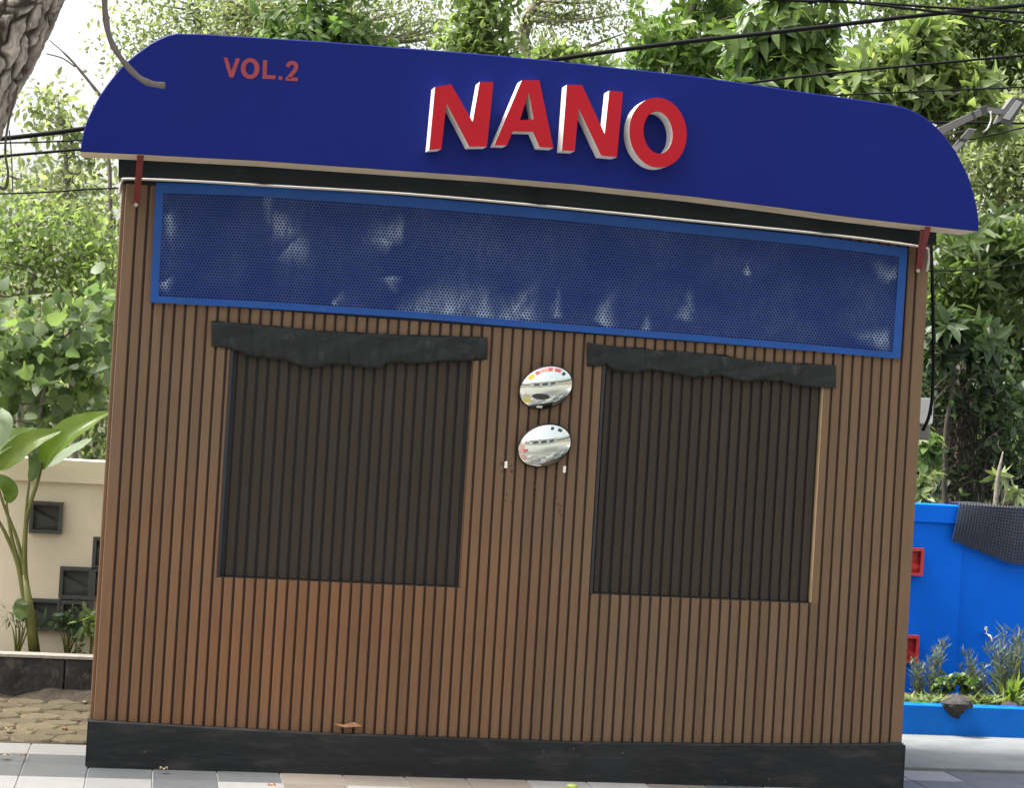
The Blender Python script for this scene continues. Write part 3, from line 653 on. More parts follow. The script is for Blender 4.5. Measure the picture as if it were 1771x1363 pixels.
letter([(272, 528), (302, 206), (383, 192), (494, 384), (530, 181), (600, 180), (567, 511), (477, 512), (360, 290), (334, 523)], label='red letter N, first of the word')
letter([(605, 504), (745, 172), (834, 172), (906, 518), (836, 514), (802, 436), (700, 433), (668, 505)], [(780, 232), (735, 376), (805, 372)], label='red letter A')
letter([(950, 531), (975, 195), (1052, 197), (1168, 447), (1192, 225), (1261, 232), (1230, 565), (1150, 558), (1035, 315), (1015, 535)], label='red letter N, second of the word')
def ell(cx, cy, rx, ry, tilt, n=44):
    t = math.radians(tilt); return [(cx+rx*math.cos(a)*math.cos(t)-ry*math.sin(a)*math.sin(t), cy+rx*math.cos(a)*math.sin(t)+ry*math.sin(a)*math.cos(t)) for a in [2*math.pi*k/n for k in range(n)]]
letter(ell(1440, 440, 146, 180, -7), ell(1440, 440, 74, 108, -7), label='red letter O')
# painted VOL.2
def vp(q): return at(370+q[0]/10.42, 90+q[1]/10.42, YS-.0012)
tx = MB()
def stroke(pl, w):
    P = [Vector((a, b)) for a, b in pl]; L1, L2 = [], []
    for i in range(len(P)):
        t = (P[min(i+1, len(P)-1)]-P[max(i-1, 0)]).normalized(); nr = Vector((-t.y, t.x))*w/2
        L1.append(vp(P[i]+nr)); L2.append(vp(P[i]-nr))
    k = len(P); tx.add(L1+L2, [(i, i+1, k+i+1, k+i) for i in range(k-1)])
tx.add([vp(q) for q in [(172, 92), (246, 96), (314, 335), (398, 104), (472, 112), (350, 452), (278, 450)]], [(0, 1, 2, 6), (2, 3, 4, 5), (2, 5, 6)])
o1, o2 = ell(652, 290, 168, 190, 0, 36), ell(652, 290, 82, 115, 0, 36)
tx.add([vp(q) for q in o1+o2], [(i, (i+1) % 36, 36+(i+1) % 36, 36+i) for i in range(36)])
tx.add([vp(q) for q in [(885, 135), (962, 140), (950, 408), (1112, 415), (1106, 482), (875, 475)]], [(0, 1, 2, 5), (2, 3, 4, 5)])
tx.add([vp(q) for q in [(1165, 430), (1232, 432), (1229, 498), (1162, 496)]], [(0, 1, 2, 3)])
stroke([(1335, 262), (1340, 225), (1362, 200), (1400, 188), (1440, 190), (1472, 212), (1484, 250), (1474, 300), (1440, 350), (1395, 400), (1345, 462)], 74)
tx.add([vp(q) for q in [(1296, 445), (1515, 458), (1510, 520), (1290, 508)]], [(0, 1, 2, 3)])
tx.build('painted_lettering', M['paint_red'], sign, label='small faded red lettering reading VOL.2')
# iron brackets
def bar(a, b, w, parent, m, name='bracket', th=.006):
    a, b = Vector(a), Vector(b); d = (b-a).normalized(); s = Vector((1, 0, 0)); nn = d.cross(s).normalized(); s = s*w/2; nn = nn*th/2
    return MB().add([a-s-nn, a+s-nn, a+s+nn, a-s+nn, b-s-nn, b+s-nn, b+s+nn, b-s+nn], [(0, 3, 2, 1), (4, 5, 6, 7), (0, 1, 5, 4), (1, 2, 6, 5), (2, 3, 7, 6), (3, 0, 4, 7)]).build(name, m, parent)
b1_ = bar(at(243, 269, YS+.02), at(235.5, 352, -.012), .026, sign, M['bracket'])
MB().tube([at(235, 354, -.002), at(235, 354, -.022)], .0085, 8).build('bolt', M['coping'], sign)
bar(at(1605, 392, YS+.02), at(1588, 466, -.012), .024, sign, M['bracket'])
bar(at(1596, 398, YS+.14), at(1588.5, 455, -.012), .020, sign, M['bracket'])
MB().tube([at(1588, 468, -.002), at(1588, 468, -.022)], .0085, 8).build('bolt', M['coping'], sign)
# posts tying the sign to the roof
for px in (420, 905, 1400):
    p = at(px, 300, -.10); MB().box(p.x-.02, p.x+.02, YS+DEP+.002, .28, KZ+.17, KZ+.21).box(p.x-.02, p.x+.02, .281, .32, KZ+.045, KZ+.21).build('roof_tie', M['fascia'], sign)

# ------------------------------------------------------------------ oval mirrors
def mirror(px, py, label, colour_patches, mark):
    c = at(px, py, -.014); root = empty('oval_mirror', c, label=label, cat='mirror', group='oval mirrors between the shutters')
    a, b, h = .110, .083, .033; tilt = math.radians(24)
    rot = Matrix.Rotation(-tilt, 3, 'Y'); lean = Matrix.Rotation(math.radians(11), 3, 'X')
    def pt(r, t, lift=0.0):
        q = Vector((a*r*math.cos(t), 0, b*r*math.sin(t))); q.y = -(h*(1-r*r))-lift
        return c+lean @ (rot @ q)+Vector((0, -.024, 0))
    nr, nt = 14, 48; v = [pt(0, 0)]; f = []
    for i in range(1, nr+1): v += [pt(i/nr, 2*math.pi*k/nt) for k in range(nt)]
    for k in range(nt): f.append((0, 1+(k+1) % nt, 1+k))
    for i in range(nr-1):
        for k in range(nt): k2 = (k+1) % nt; f.append((1+i*nt+k, 1+i*nt+k2, 1+(i+1)*nt+k2, 1+(i+1)*nt+k))
    build('mirror_glass', v, [q[::-1] for q in f], M['chrome'], root, smooth=True)
    rp = [c+lean @ (rot @ Vector((a*1.055*math.cos(2*math.pi*k/nt), .006, b*1.065*math.sin(2*math.pi*k/nt))))+Vector((0, -.024, 0)) for k in range(nt)]
    bk_ = [c+rot @ Vector((a*.9*math.cos(2*math.pi*k/nt), 0, b*.9*math.sin(2*math.pi*k/nt)))+Vector((0, .013, 0)) for k in range(nt)]
    fr = [pt(1.0, 2*math.pi*k/nt, -.0005) for k in range(nt)]
    v = fr+rp+bk_; f = [(k, (k+1) % nt, nt+(k+1) % nt, nt+k) for k in range(nt)]+[(nt+k, nt+(k+1) % nt, 2*nt+(k+1) % nt, 2*nt+k) for k in range(nt)]+[tuple(2*nt+k for k in range(nt))]
    build('rim', v, f, M['rubber'], root, smooth=True)
    for (t0, t1, r0, r1, mk) in colour_patches:  # small coloured patches laid on the mirror dome
        t0, t1 = math.radians(t0), math.radians(t1); v = []; f = []
        for i in range(5):
            for j in range(3): v.append(pt(r0+(r1-r0)*j/2, t0+(t1-t0)*i/4, .0008))
        f = [(i*3+j, i*3+j+1, (i+1)*3+j+1, (i+1)*3+j) for i in range(4) for j in range(2)]
        build('colour_patch', v, f, M[mk], root, smooth=True)
    if mark:
        v = [pt(0, 0, 0)]; v = []
        for k in range(24):
            t = 2*math.pi*k/24; x, z = -.022+.036*math.cos(t), -.034+.013*math.sin(t)
            q = rot.inverted() @ Vector((x, 0, z)); r = math.hypot(q.x/a, q.z/b); v.append(pt(r, math.atan2(q.z/b, q.x/a), .0010))
        q = rot.inverted() @ Vector((-.022, 0, -.034)); v.append(pt(math.hypot(q.x/a, q.z/b), math.atan2(q.z/b, q.x/a), .0016))
        build('black_mark', v, [(k, (k+1) % 24, 24) for k in range(24)], M['st_k'], root)
    return root
mirror(942.5, 670.5, 'upper oval chrome mirror with a black oval mark, between the shutters',
       [(58, 92, .80, .97, 'st_p'), (93, 104, .80, .95, 'st_r'), (108, 126, .78, .97, 'st_y'), (36, 54, .82, .96, 'st_r'), (186, 204, .74, .97, 'st_y'), (160, 176, .84, .96, 'st_w'), (20, 30, .80, .93, 'st_k'), (60, 70, .82, .95, 'st_r'), (232, 246, .86, .97, 'st_w')], True)
mirror(940, 771, 'lower oval chrome mirror without a black mark, between the shutters',
       [(150, 176, .80, .97, 'st_p'), (163, 172, .66, .82, 'st_r'), (120, 146, .84, .97, 'st_w'), (28, 40, .82, .94, 'st_k'), (52, 60, .80, .93, 'st_k'), (182, 202, .84, .97, 'st_p'), (14, 24, .84, .97, 'st_w'), (224, 246, .90, .97, 'st_w')], False)

# ------------------------------------------------------------------ walls behind
YW, YP, YPR = 2.22, 1.78, 1.50
wz_l = at(120, 795, YW).z
cw_ = empty('garden_wall', (-2, YW, 0), label='cream rendered garden wall with dark vent blocks left of the kiosk', cat='wall')
xl0, xl1 = -7.0, 1.9
MB().box(xl0, xl1, YW, YW+.15, -.04, wz_l-.12).build('wall_face', M['cream'], cw_)
MB().cbox(xl0, xl1-.0, YW-.012, YW+.165, wz_l-.119, wz_l, .004).build('coping', M['cream'], cw_)
def vent(px, py, wpx, parent, mk, Y, ledge=True):
    c = at(px, py, Y); s = wpx/ppm(Y)/2; fr = s*.22; mb = MB()
    y0, y1 = Y-.034, Y+.004
    mb.box(c.x-s, c.x+s, y0, y1, c.z+s-fr, c.z+s).box(c.x-s, c.x+s, y0, y1, c.z-s, c.z-s+fr).box(c.x-s, c.x-s+fr, y0, y1, c.z-s+fr, c.z+s-fr).box(c.x+s-fr, c.x+s, y0, y1, c.z-s+fr, c.z+s-fr)
    b = mb.build('vent_block', M[mk], parent)
    i = s-fr
    m2 = MB().add([Vector((c.x-i, Y-.001, c.z+i)), Vector((c.x+i, Y-.001, c.z+i)), Vector((c.x+i, Y-.001, c.z-i*.2)), Vector((c.x-i, Y-.001, c.z+i*.75)), Vector((c.x-i, Y-.022, c.z+i*.45)), Vector((c.x+i, Y-.022, c.z-i*.5)), Vector((c.x-i, Y-.010, c.z-i)), Vector((c.x+i, Y-.010, c.z-i))],
                  [(3, 2, 1, 0), (4, 5, 2, 3), (6, 7, 5, 4)])
    o = m2.build('vent_louvre', M[mk], None); o.parent = b; o.matrix_parent_inverse = Matrix.Identity(4); return b
for (px, py, s) in ((80, 895, 54), (131, 1008, 54), (187, 1010, 54), (188, 957, 54), (76, 1063, 54), (131, 1066, 54)):
    vent(px, py, s, cw_, 'vent_grey', YW)
pl_l = empty('planter', (-1.2, YP, 0), label='low dark stone planter edge below the cream wall', cat='planter')
zt = at(80, 1134, YP).z
jx = at(113, 1160, YP).x
xcur = jx-.62*6
for k in range(8):
    x0, x1 = jx-.62*(6-k), jx-.62*(5-k)-.005
    if x0 > 2: break
    MB().cbox(x0, min(x1, 1.9), YP+random.uniform(-.004, .004), YP+.10, -.05, zt-.014, .006).build('stone_slab', M['stone'], pl_l)
MB().box(-4, 1.9, YP-.008, YP+.11, zt-.013, zt).build('planter_cap', M['coping'], pl_l)
MB().box(-4, 1.9, YP+.112, YW-.002, -.05, zt-.04).build('planter_soil', M['soil'], pl_l)

bw = empty('garden_wall', (5, YW, 0), label='bright blue garden wall with red vent blocks right of the kiosk', cat='wall')
YB = YW
wz_r = at(1620, 873, YB).z
MB().box(1.92, at(1664, 950, YB).x, YB, YB+.15, -.04, wz_r-.10).build('wall_face', M['blue_wall'], bw)
MB().box(at(1664, 950, YB).x, 9, YB+.010, YB+.15, -.04, wz_r-.10).build('wall_face', M['blue_wall'], bw)
MB().cbox(1.92, 9, YB-.014, YB+.165, wz_r-.099, wz_r, .004).build('coping', M['blue_wall'], bw)
for (px, py, s) in ((1571, 971, 50), (1563, 1122, 50)): vent(px, py, s, bw, 'vent_red', YB)
pl_r = empty('planter', (5, YPR, 0), label='low blue painted planter in front of the blue wall', cat='planter')
zr = at(1650, 1222, YPR).z
MB().cbox(3.0, 9, YPR, YPR+.10, -.05, zr, .004).build('planter_front', M['blue_planter'], pl_r)
MB().box(3.0, 9, YPR+.101, YB-.002, -.05, zr-.03).build('planter_soil', M['soil'], pl_r)

# dark mesh mat draped over the blue wall
matx = [(1652, 873), (1771, 878), (1880, 882)]
def mat_pt(u, v):
    """u along the wall, v 0 = back edge on the coping, .22 = front of the coping, 1 = lower hem"""
    x0 = at(1656, 873, YB).x+u*.62
    if v < .2: return Vector((x0, YB+.10-(v/.2)*.125, wz_r+.016+.006*math.sin(u*9)))
    t = (v-.2)/.8; drop = (.20+.11*min(1, u/.55))*t
    return Vector((x0-.035*t+.0*u, YB-.026-.012*math.sin(t*2.6)-.006*math.sin(u*8+t*2), wz_r+.014-drop))
GU, GV = 36, 22; us, ff = [], []; cnt = 0
mv = []
sq_i = [(-.23, -.23), (.23, -.23), (.23, .23), (-.23, .23)]; sq_o = [(-.5, -.5), (.5, -.5), (.5, .5), (-.5, .5)]
for j in range(GV):
    for i in range(GU):
        for (a, b) in sq_i+sq_o: mv.append(mat_pt((i+.5+a)/GU, (j+.5+b)/GV))
        for k in range(4): k2 = (k+1) % 4; ff.append((cnt+k, cnt+k2, cnt+4+k2, cnt+4+k))
        cnt += 8
mo = build('mesh_mat', mv, ff, M['mesh_mat'], None, label='dark perforated rubber mat draped over the blue wall', cat='mat')
sm = mo.modifiers.new('thick', 'SOLIDIFY'); sm.thickness = .006

# lava rock on the planter edge
def rock(name, px, py, Y, r, **kw):
    bm = bmesh.new(); bmesh.ops.create_icosphere(bm, subdivisions=3, radius=1)
    c = at(px, py, Y); rr_ = np.random.default_rng(3)
    ph = rr_.random((6, 3))*6
    for v in bm.verts:
        q = v.co.copy(); k = 1+.16*math.sin(q.x*3+ph[0][0])+.14*math.sin(q.z*4+ph[1][1])+.07*math.sin(q.x*9+q.z*7)+.05*math.sin(q.z*13-q.y*11)
        if q.x > .15 and q.z < -.1: k *= .72
        v.co = Vector((q.x*r[0]*k, q.y*r[1]*k, q.z*r[2]*k))+c
    me = bpy.data.meshes.new(name); bm.to_mesh(me); bm.free()
    return link_mesh(name, me, M['rock'], None, **kw)
rk = rock('rock', 1653, 1222, YPR+.005, (.078, .06, .058), label='dark porous rock resting on the blue planter rim', cat='rock')
# tap
tp = empty('water_tap', at(1700, 1100, YB), label='small chrome tap on the blue wall above the planter', cat='tap')
p = at(1700, 1097, YB)
MB().tube(smooth_path([p+Vector((0, .0, 0)), p+Vector((0, -.05, 0)), p+Vector((.01, -.075, -.005)), p+Vector((.016, -.08, -.035))], 4), .009, 8).build('spout', M['tap'], tp, smooth=True)
MB().tube([p+Vector((0, -.04, .005)), p+Vector((0, -.04, .028))], .006, 8).box(p.x-.012, p.x+.004, p.y-.045, p.y-.035, p.z+.026, p.z+.045).build('handle', M['tap'], tp)

# ------------------------------------------------------------------ plants in the planters
def strap_plant(name, label, px, py, Y, n, ln, w, matk, spread=.6, cat='plant', group=None, up=1.0, shape='lance', curl=.7):
    c = np.array(at(px, py, Y)); root = empty(name, c, label=label, cat=cat, group=group)
    ang = rng.random(n)*6.28; d = np.stack([np.cos(ang)*spread, np.sin(ang)*spread, np.full(n, up)], 1)+rng.normal(size=(n, 3))*.15
    L_n = ln*(.6+.6*rng.random(n))
    pos = c+rng.normal(size=(n, 3))*np.array([.02, .02, .004])
    nr = unit(np.stack([-np.cos(ang)*.6, -np.sin(ang)*.6, np.full(n, .6)], 1))
    V, F, t = leaf_mesh(pos, d, nr, L_n, np.full(n, w), shape, np.clip(rng.normal(.5, .25, n), 0, 1), fold=.3, curl=curl*.5)
    leaves_object('leaves', [(V, F, t)], Lm[matk], root); return root
def herb(name, label, px, py_base, py_top, Y, nst, matk='herb', lean=0.0, cat='plant', group=None, wide=.05):
    """upright needle-leaved herb: stems and needles up each stem"""
    base = at(px, py_base, Y); h = (py_base-py_top)/ppm(Y); root = empty(name, base, label=label, cat=cat, group=group)
    mb = MB(); bt = []
    for s in range(nst):
        a = rng.random()*6.28; sp = wide*rng.random()**.5; hh = h*(.55+.45*rng.random()) if s else h
        b0 = Vector((base.x+.4*sp*math.cos(a), base.y+.4*sp*math.sin(a), base.z)); t0 = Vector((base.x+1.5*sp*math.cos(a)+lean*hh, base.y+1.2*sp*math.sin(a), base.z+hh))
        pth = smooth_path([b0, b0.lerp(t0, .5)+Vector((rng.normal()*.01, rng.normal()*.01, 0)), t0], 3); mb.tube(pth, [.003*(1-.7*i/6) for i in range(7)], 4)
        m_ = int(34*hh/.3)+10; k = rng.random(m_); pos = np.array([np.array(b0.lerp(t0, float(q))) for q in k])
        an = rng.random(m_)*6.28; d = np.stack([np.cos(an), np.sin(an), .7+.8*rng.random(m_)], 1)
        ln = .055*(.6+.6*rng.random(m_))
        bt.append(leaf_mesh(pos, d, unit(rng.normal(size=(m_, 3))), ln, ln*.13, 'lance', np.clip(rng.normal(.5, .25, m_), 0, 1), curl=.2))
    mb.build('stems', M['stem'], root); leaves_object('leaves', bt, Lm[matk], root); return root
YH = 1.85
g = 'grey green herbs in the blue planter'
herb('herb_plant', 'thin grey green herb close beside the kiosk corner, under the red vent', 1590, 1208, 1140, YH, 8, group=g)
herb('herb_plant', 'tall narrow grey green herb standing alone against the blue wall', 1611, 1208, 1100, YH-.05, 7, lean=.05, group=g, wide=.03)
herb('herb_plant', 'bushy grey green herb right under the tap', 1697, 1212, 1120, YH, 15, group=g, wide=.07, lean=-.12)
herb('herb_plant', 'tallest grey green herb spike right of the tap', 1733, 1212, 1082, YH-.06, 16, group=g, wide=.075)
herb('herb_plant', 'grey green herb at the right edge of the photograph', 1772, 1212, 1085, YH, 16, group=g, wide=.08)
for (px, py, r, lb) in ((1633, 1184, .060, 'smaller round bright green shrub left behind the dark rock'), (1664, 1180, .072, 'larger round bright green shrub above the dark rock')):
    c = np.array(at(px, py, YH-.08)); root = empty('round_shrub', (c[0], c[1], zr-.03), label=lb, cat='shrub', group='round shrubs behind the rock')
    bt, _ = crown_leaves([(c, np.array([r, r, r*.75]))], 420, 10, .028, .6, 'oval', .008, .1, True)
    leaves_object('crown', [bt], Lm['glossy'], root)
    MB().tube([(c[0], c[1], zr-.04), (c[0], c[1], c[2])], .006, 6).build('stem', M['stem'], root)
for i, (px, lb) in enumerate(((1572, 'variegated spider plant nearest the kiosk in the blue planter'), (1592, 'second variegated spider plant from the kiosk in the blue planter'), (1613, 'variegated spider plant below the tall narrow herb'), (1634, 'variegated spider plant left of the dark rock'),
                        (1688, 'variegated spider plant just right of the dark rock'), (1708, 'variegated spider plant under the tap'), (1728, 'variegated spider plant under the tallest herb'), (1748, 'large upright strap leaved plant at the right planter rim'), (1768, 'variegated spider plant at the right edge of the photograph'))):
    big = i == 7
    strap_plant('spider_plant', lb, px, 1222 if not big else 1216, YPR+.16, 26 if not big else 18, .11 if not big else .24, .016 if not big else .022, 'stripe' if not big else 'paddle', .8 if not big else .45, group='strap leaved plants in the blue planter')

# tall paddle leaf plant on the left
def blade(path, width, parent, up=(0, -.4, 1), matk='paddle', tone=.5, fold=.25, prof=None, name='leaf', ripple=.04):
    P = smooth_path(path, 6); n = len(P); mb_v = []; fs_ = []; upv = Vector(up)
    for i, p in enumerate(P):
        t = (P[min(i+1, n-1)]-P[max(i-1, 0)]).normalized(); s = t.cross(upv).normalized(); nn = s.cross(t); k = i/(n-1)
        w = width*(math.sin(math.pi*min(1, k**.75))**.8)*.5+.001
        for j in range(-3, 4):
            q = j/3; rp = ripple*width*math.sin(k*26+q*3+j)*abs(q)*.4
            mb_v.append(p+s*w*q+nn*(w*abs(q)*fold+rp))
    for i in range(n-1):
        for j in range(6): a = i*7+j; fs_.append((a, a+1, a+8, a+7))
    o = build(name, mb_v, fs_, Lm[matk], parent, smooth=True)
    at_ = o.data.attributes.new('tone', 'FLOAT', 'POINT'); at_.data.foreach_set('value', np.clip(tone+rng.normal(size=len(mb_v))*.04, 0, 1).astype(np.float32))
    return o
YQ = 1.98
base = at(58, 1128, YQ)
pp = empty('paddle_leaf_plant', base, label='tall plant with large paddle leaves before the cream wall', cat='plant')
def pt_(x, y, dy=0): return at(x, y, YQ+dy)
def stalk(pts, r0, r1):
    P = smooth_path([pt_(*q) for q in pts], 6); MB().tube(P, [r0+(r1-r0)*i/(len(P)-1) for i in range(len(P))], 7).build('stalk', M['stem'], pp, smooth=True)
stalk([(60, 1130), (54, 1060), (43, 990), (46, 900), (66, 830), (73, 800)], .020, .006)
stalk([(60, 1130), (50, 1060), (42, 1000), (44, 900), (51, 830)], .016, .005)
stalk([(58, 1130), (44, 1050), (33, 980), (20, 930), (12, 880), (12, 868)], .016, .004)
stalk([(58, 1130), (44, 1050), (30, 975), (10, 925), (-12, 880), (-20, 820)], .016, .005)
stalk([(60, 1130), (52, 1070), (34, 950), (5, 870), (-10, 815)], .014, .005)
MB().tube([pt_(60, 1132), pt_(52, 1060), pt_(42, 995)], [.030, .026, .014], 8).build('sheath', M['stem'], pp, smooth=True)
blade([pt_(74, 812), pt_(90, 785, -.03), pt_(125, 752, -.05), pt_(160, 730, -.04), pt_(192, 712)], .155, pp, up=(-.45, -.75, .55), tone=.55, fold=.55)
blade([pt_(78, 808, .06), pt_(110, 790, .06), pt_(140, 772, .04), pt_(160, 758, .03)], .09, pp, up=(.2, -.4, .8), matk='under', tone=.6)
blade([pt_(-6, 812), pt_(25, 788, -.03), pt_(60, 762, -.06), pt_(108, 744, -.05)], .13, pp, up=(-.35, -.85, .4), tone=.75, fold=.4)
blade([pt_(-60, 800, .1), pt_(-25, 785, .05), pt_(20, 760, .02), pt_(70, 742)], .15, pp, up=(0, -.7, .7), tone=.25)
blade([pt_(52, 832), pt_(60, 812, -.03), pt_(57, 790, -.04), pt_(50, 778)], .055, pp, up=(0, -1, .1), matk='heart', tone=.05, fold=.6)
blade([pt_(12, 870), pt_(18, 850, -.03), pt_(4, 832, -.03), pt_(-20, 822)], .075, pp, up=(0, -.9, .3), tone=.3)
blade([pt_(-25, 775), pt_(-5, 752, -.05), pt_(8, 728, -.07), pt_(2, 705)], .10, pp, up=(.2, -1, .2), matk='under', tone=.7)
blade([pt_(46, 1068, -.03), pt_(38, 1058, -.05), pt_(36, 1045, -.06), pt_(42, 1036)], .075, pp, up=(0, -1, .2), matk='heart', tone=.3)
# weeds by the planter, left
def weed(name, label, px, py, Y, rx, ry, n, size, matk, cat='plant', shape='oval', aspect=.45, group=None, rosette=False):
    c, r = pxblob(px, py, rx, ry, Y); gz = zt-.04 if Y < YW else hill_z(c[0], c[1])
    root = empty(name, (c[0], c[1], gz), label=label, cat=cat, group=group); bt, cc = crown_leaves([(c, r)], n, 6, size, aspect, shape, size*.5, .35, rosette)
    mb = MB()
    for q in cc[:9]: mb.tube(smooth_path([(c[0], c[1], gz-.02), tuple(Vector((c[0], c[1], gz)).lerp(Vector(q), .5)+Vector((.01, 0, .02))), tuple(q)], 3), [.004]*4+[.0015]*3, 4)
    mb.build('stem', M['stem'], root); leaves_object('leaves', [bt], Lm[matk], root); return root
weed('fern', 'small feathery fern left of the paddle leaf plant', 32, 1068, 2.0, 22, 24, 60, .05, 'deep', shape='lance', aspect=.2)
weed('weed', 'low dark leafy weed in front of the lowest vent blocks', 118, 1080, 2.05, 36, 22, 110, .045, 'deep')
weed('weed', 'bright green weed growing against the kiosk corner', 158, 1082, 1.95, 16, 26, 90, .045, 'yellow')
weed('weed', 'thin weed between paddle leaf plant and kiosk at the planter cap', 128, 1118, 2.0, 14, 18, 40, .035, 'mid')

# ------------------------------------------------------------------ trees and shrubs behind the walls
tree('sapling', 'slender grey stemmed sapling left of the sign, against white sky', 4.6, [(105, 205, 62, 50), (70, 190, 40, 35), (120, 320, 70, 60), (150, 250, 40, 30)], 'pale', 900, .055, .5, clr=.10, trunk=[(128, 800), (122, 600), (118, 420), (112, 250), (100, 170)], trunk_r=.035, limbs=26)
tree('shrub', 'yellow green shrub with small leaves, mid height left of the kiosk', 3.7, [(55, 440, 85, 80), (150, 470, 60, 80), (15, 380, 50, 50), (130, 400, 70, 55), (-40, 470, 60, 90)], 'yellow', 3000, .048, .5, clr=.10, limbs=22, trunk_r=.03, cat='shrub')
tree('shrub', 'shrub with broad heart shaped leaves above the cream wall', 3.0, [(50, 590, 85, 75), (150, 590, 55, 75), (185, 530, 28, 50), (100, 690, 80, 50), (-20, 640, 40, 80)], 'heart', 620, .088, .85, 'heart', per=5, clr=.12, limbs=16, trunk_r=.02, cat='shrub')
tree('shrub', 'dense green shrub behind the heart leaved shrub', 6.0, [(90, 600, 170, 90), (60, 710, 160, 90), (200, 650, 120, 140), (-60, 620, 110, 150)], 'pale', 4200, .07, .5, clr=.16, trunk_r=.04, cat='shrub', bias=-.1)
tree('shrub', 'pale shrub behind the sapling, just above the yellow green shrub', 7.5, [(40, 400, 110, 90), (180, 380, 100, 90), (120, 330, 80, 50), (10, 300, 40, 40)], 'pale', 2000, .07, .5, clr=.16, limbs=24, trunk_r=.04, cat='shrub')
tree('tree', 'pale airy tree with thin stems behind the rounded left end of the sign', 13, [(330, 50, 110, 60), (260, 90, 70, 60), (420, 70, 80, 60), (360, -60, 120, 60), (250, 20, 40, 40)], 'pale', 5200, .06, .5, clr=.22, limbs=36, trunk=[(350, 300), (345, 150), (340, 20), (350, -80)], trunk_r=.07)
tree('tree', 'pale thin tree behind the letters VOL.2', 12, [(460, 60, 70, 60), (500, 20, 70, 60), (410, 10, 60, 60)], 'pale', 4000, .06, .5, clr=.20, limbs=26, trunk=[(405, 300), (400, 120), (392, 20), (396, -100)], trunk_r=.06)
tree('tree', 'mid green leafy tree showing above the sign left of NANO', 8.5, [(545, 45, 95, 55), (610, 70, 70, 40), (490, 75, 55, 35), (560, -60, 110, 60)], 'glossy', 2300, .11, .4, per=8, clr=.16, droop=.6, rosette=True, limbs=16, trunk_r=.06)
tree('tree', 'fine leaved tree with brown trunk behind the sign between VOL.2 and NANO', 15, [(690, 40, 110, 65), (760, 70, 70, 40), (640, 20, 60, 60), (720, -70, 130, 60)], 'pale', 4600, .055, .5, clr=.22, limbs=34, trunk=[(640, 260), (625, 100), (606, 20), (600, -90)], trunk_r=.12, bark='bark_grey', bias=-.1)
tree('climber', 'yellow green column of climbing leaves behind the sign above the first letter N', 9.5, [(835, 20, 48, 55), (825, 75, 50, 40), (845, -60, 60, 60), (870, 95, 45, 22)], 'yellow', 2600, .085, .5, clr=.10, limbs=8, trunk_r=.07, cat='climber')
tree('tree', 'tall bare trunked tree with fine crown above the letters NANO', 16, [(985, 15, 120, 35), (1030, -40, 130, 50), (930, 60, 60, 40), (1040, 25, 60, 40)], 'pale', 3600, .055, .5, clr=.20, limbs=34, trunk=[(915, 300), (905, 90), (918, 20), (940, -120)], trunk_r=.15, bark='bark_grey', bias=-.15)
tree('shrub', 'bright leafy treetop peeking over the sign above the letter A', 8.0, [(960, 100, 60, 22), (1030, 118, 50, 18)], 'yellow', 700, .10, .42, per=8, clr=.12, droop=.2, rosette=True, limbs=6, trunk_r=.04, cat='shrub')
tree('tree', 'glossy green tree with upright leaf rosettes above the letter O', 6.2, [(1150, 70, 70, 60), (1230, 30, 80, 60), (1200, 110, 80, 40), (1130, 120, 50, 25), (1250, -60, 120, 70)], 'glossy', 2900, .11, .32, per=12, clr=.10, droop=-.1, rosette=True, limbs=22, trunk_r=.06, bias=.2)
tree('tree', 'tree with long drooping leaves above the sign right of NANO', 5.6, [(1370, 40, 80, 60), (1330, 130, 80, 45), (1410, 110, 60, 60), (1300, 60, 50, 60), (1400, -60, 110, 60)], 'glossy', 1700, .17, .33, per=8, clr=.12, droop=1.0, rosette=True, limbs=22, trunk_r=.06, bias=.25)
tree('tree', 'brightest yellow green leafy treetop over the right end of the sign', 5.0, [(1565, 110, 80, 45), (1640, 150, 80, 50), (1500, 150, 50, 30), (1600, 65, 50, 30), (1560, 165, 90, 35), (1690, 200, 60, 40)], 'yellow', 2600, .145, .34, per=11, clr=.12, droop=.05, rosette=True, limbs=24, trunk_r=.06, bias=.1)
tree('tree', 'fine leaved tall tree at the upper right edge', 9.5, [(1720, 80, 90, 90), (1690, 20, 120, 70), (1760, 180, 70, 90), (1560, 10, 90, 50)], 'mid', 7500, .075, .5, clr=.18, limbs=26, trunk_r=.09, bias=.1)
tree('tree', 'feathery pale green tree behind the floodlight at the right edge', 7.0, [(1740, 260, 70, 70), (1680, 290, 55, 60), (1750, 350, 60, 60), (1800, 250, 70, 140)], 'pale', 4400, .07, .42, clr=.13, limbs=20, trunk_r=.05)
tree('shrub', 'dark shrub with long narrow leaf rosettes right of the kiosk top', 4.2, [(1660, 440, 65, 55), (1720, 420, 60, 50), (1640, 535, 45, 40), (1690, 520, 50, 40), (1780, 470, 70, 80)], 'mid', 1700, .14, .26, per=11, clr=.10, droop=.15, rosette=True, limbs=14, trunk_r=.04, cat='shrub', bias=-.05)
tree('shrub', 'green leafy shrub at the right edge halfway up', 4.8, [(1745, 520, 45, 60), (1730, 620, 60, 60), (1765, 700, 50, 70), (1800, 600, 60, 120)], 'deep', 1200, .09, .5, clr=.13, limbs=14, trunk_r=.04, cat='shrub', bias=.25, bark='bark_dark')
tree('shrub', 'large very dark shrub filling the shade right of the kiosk', 8.0, [(1660, 600, 120, 110), (1740, 740, 110, 130), (1620, 760, 90, 140), (1820, 640, 120, 200)], 'deep', 9000, .12, .5, clr=.2, limbs=10, trunk_r=.06, cat='shrub', bias=-.15, bark='bark_dark')
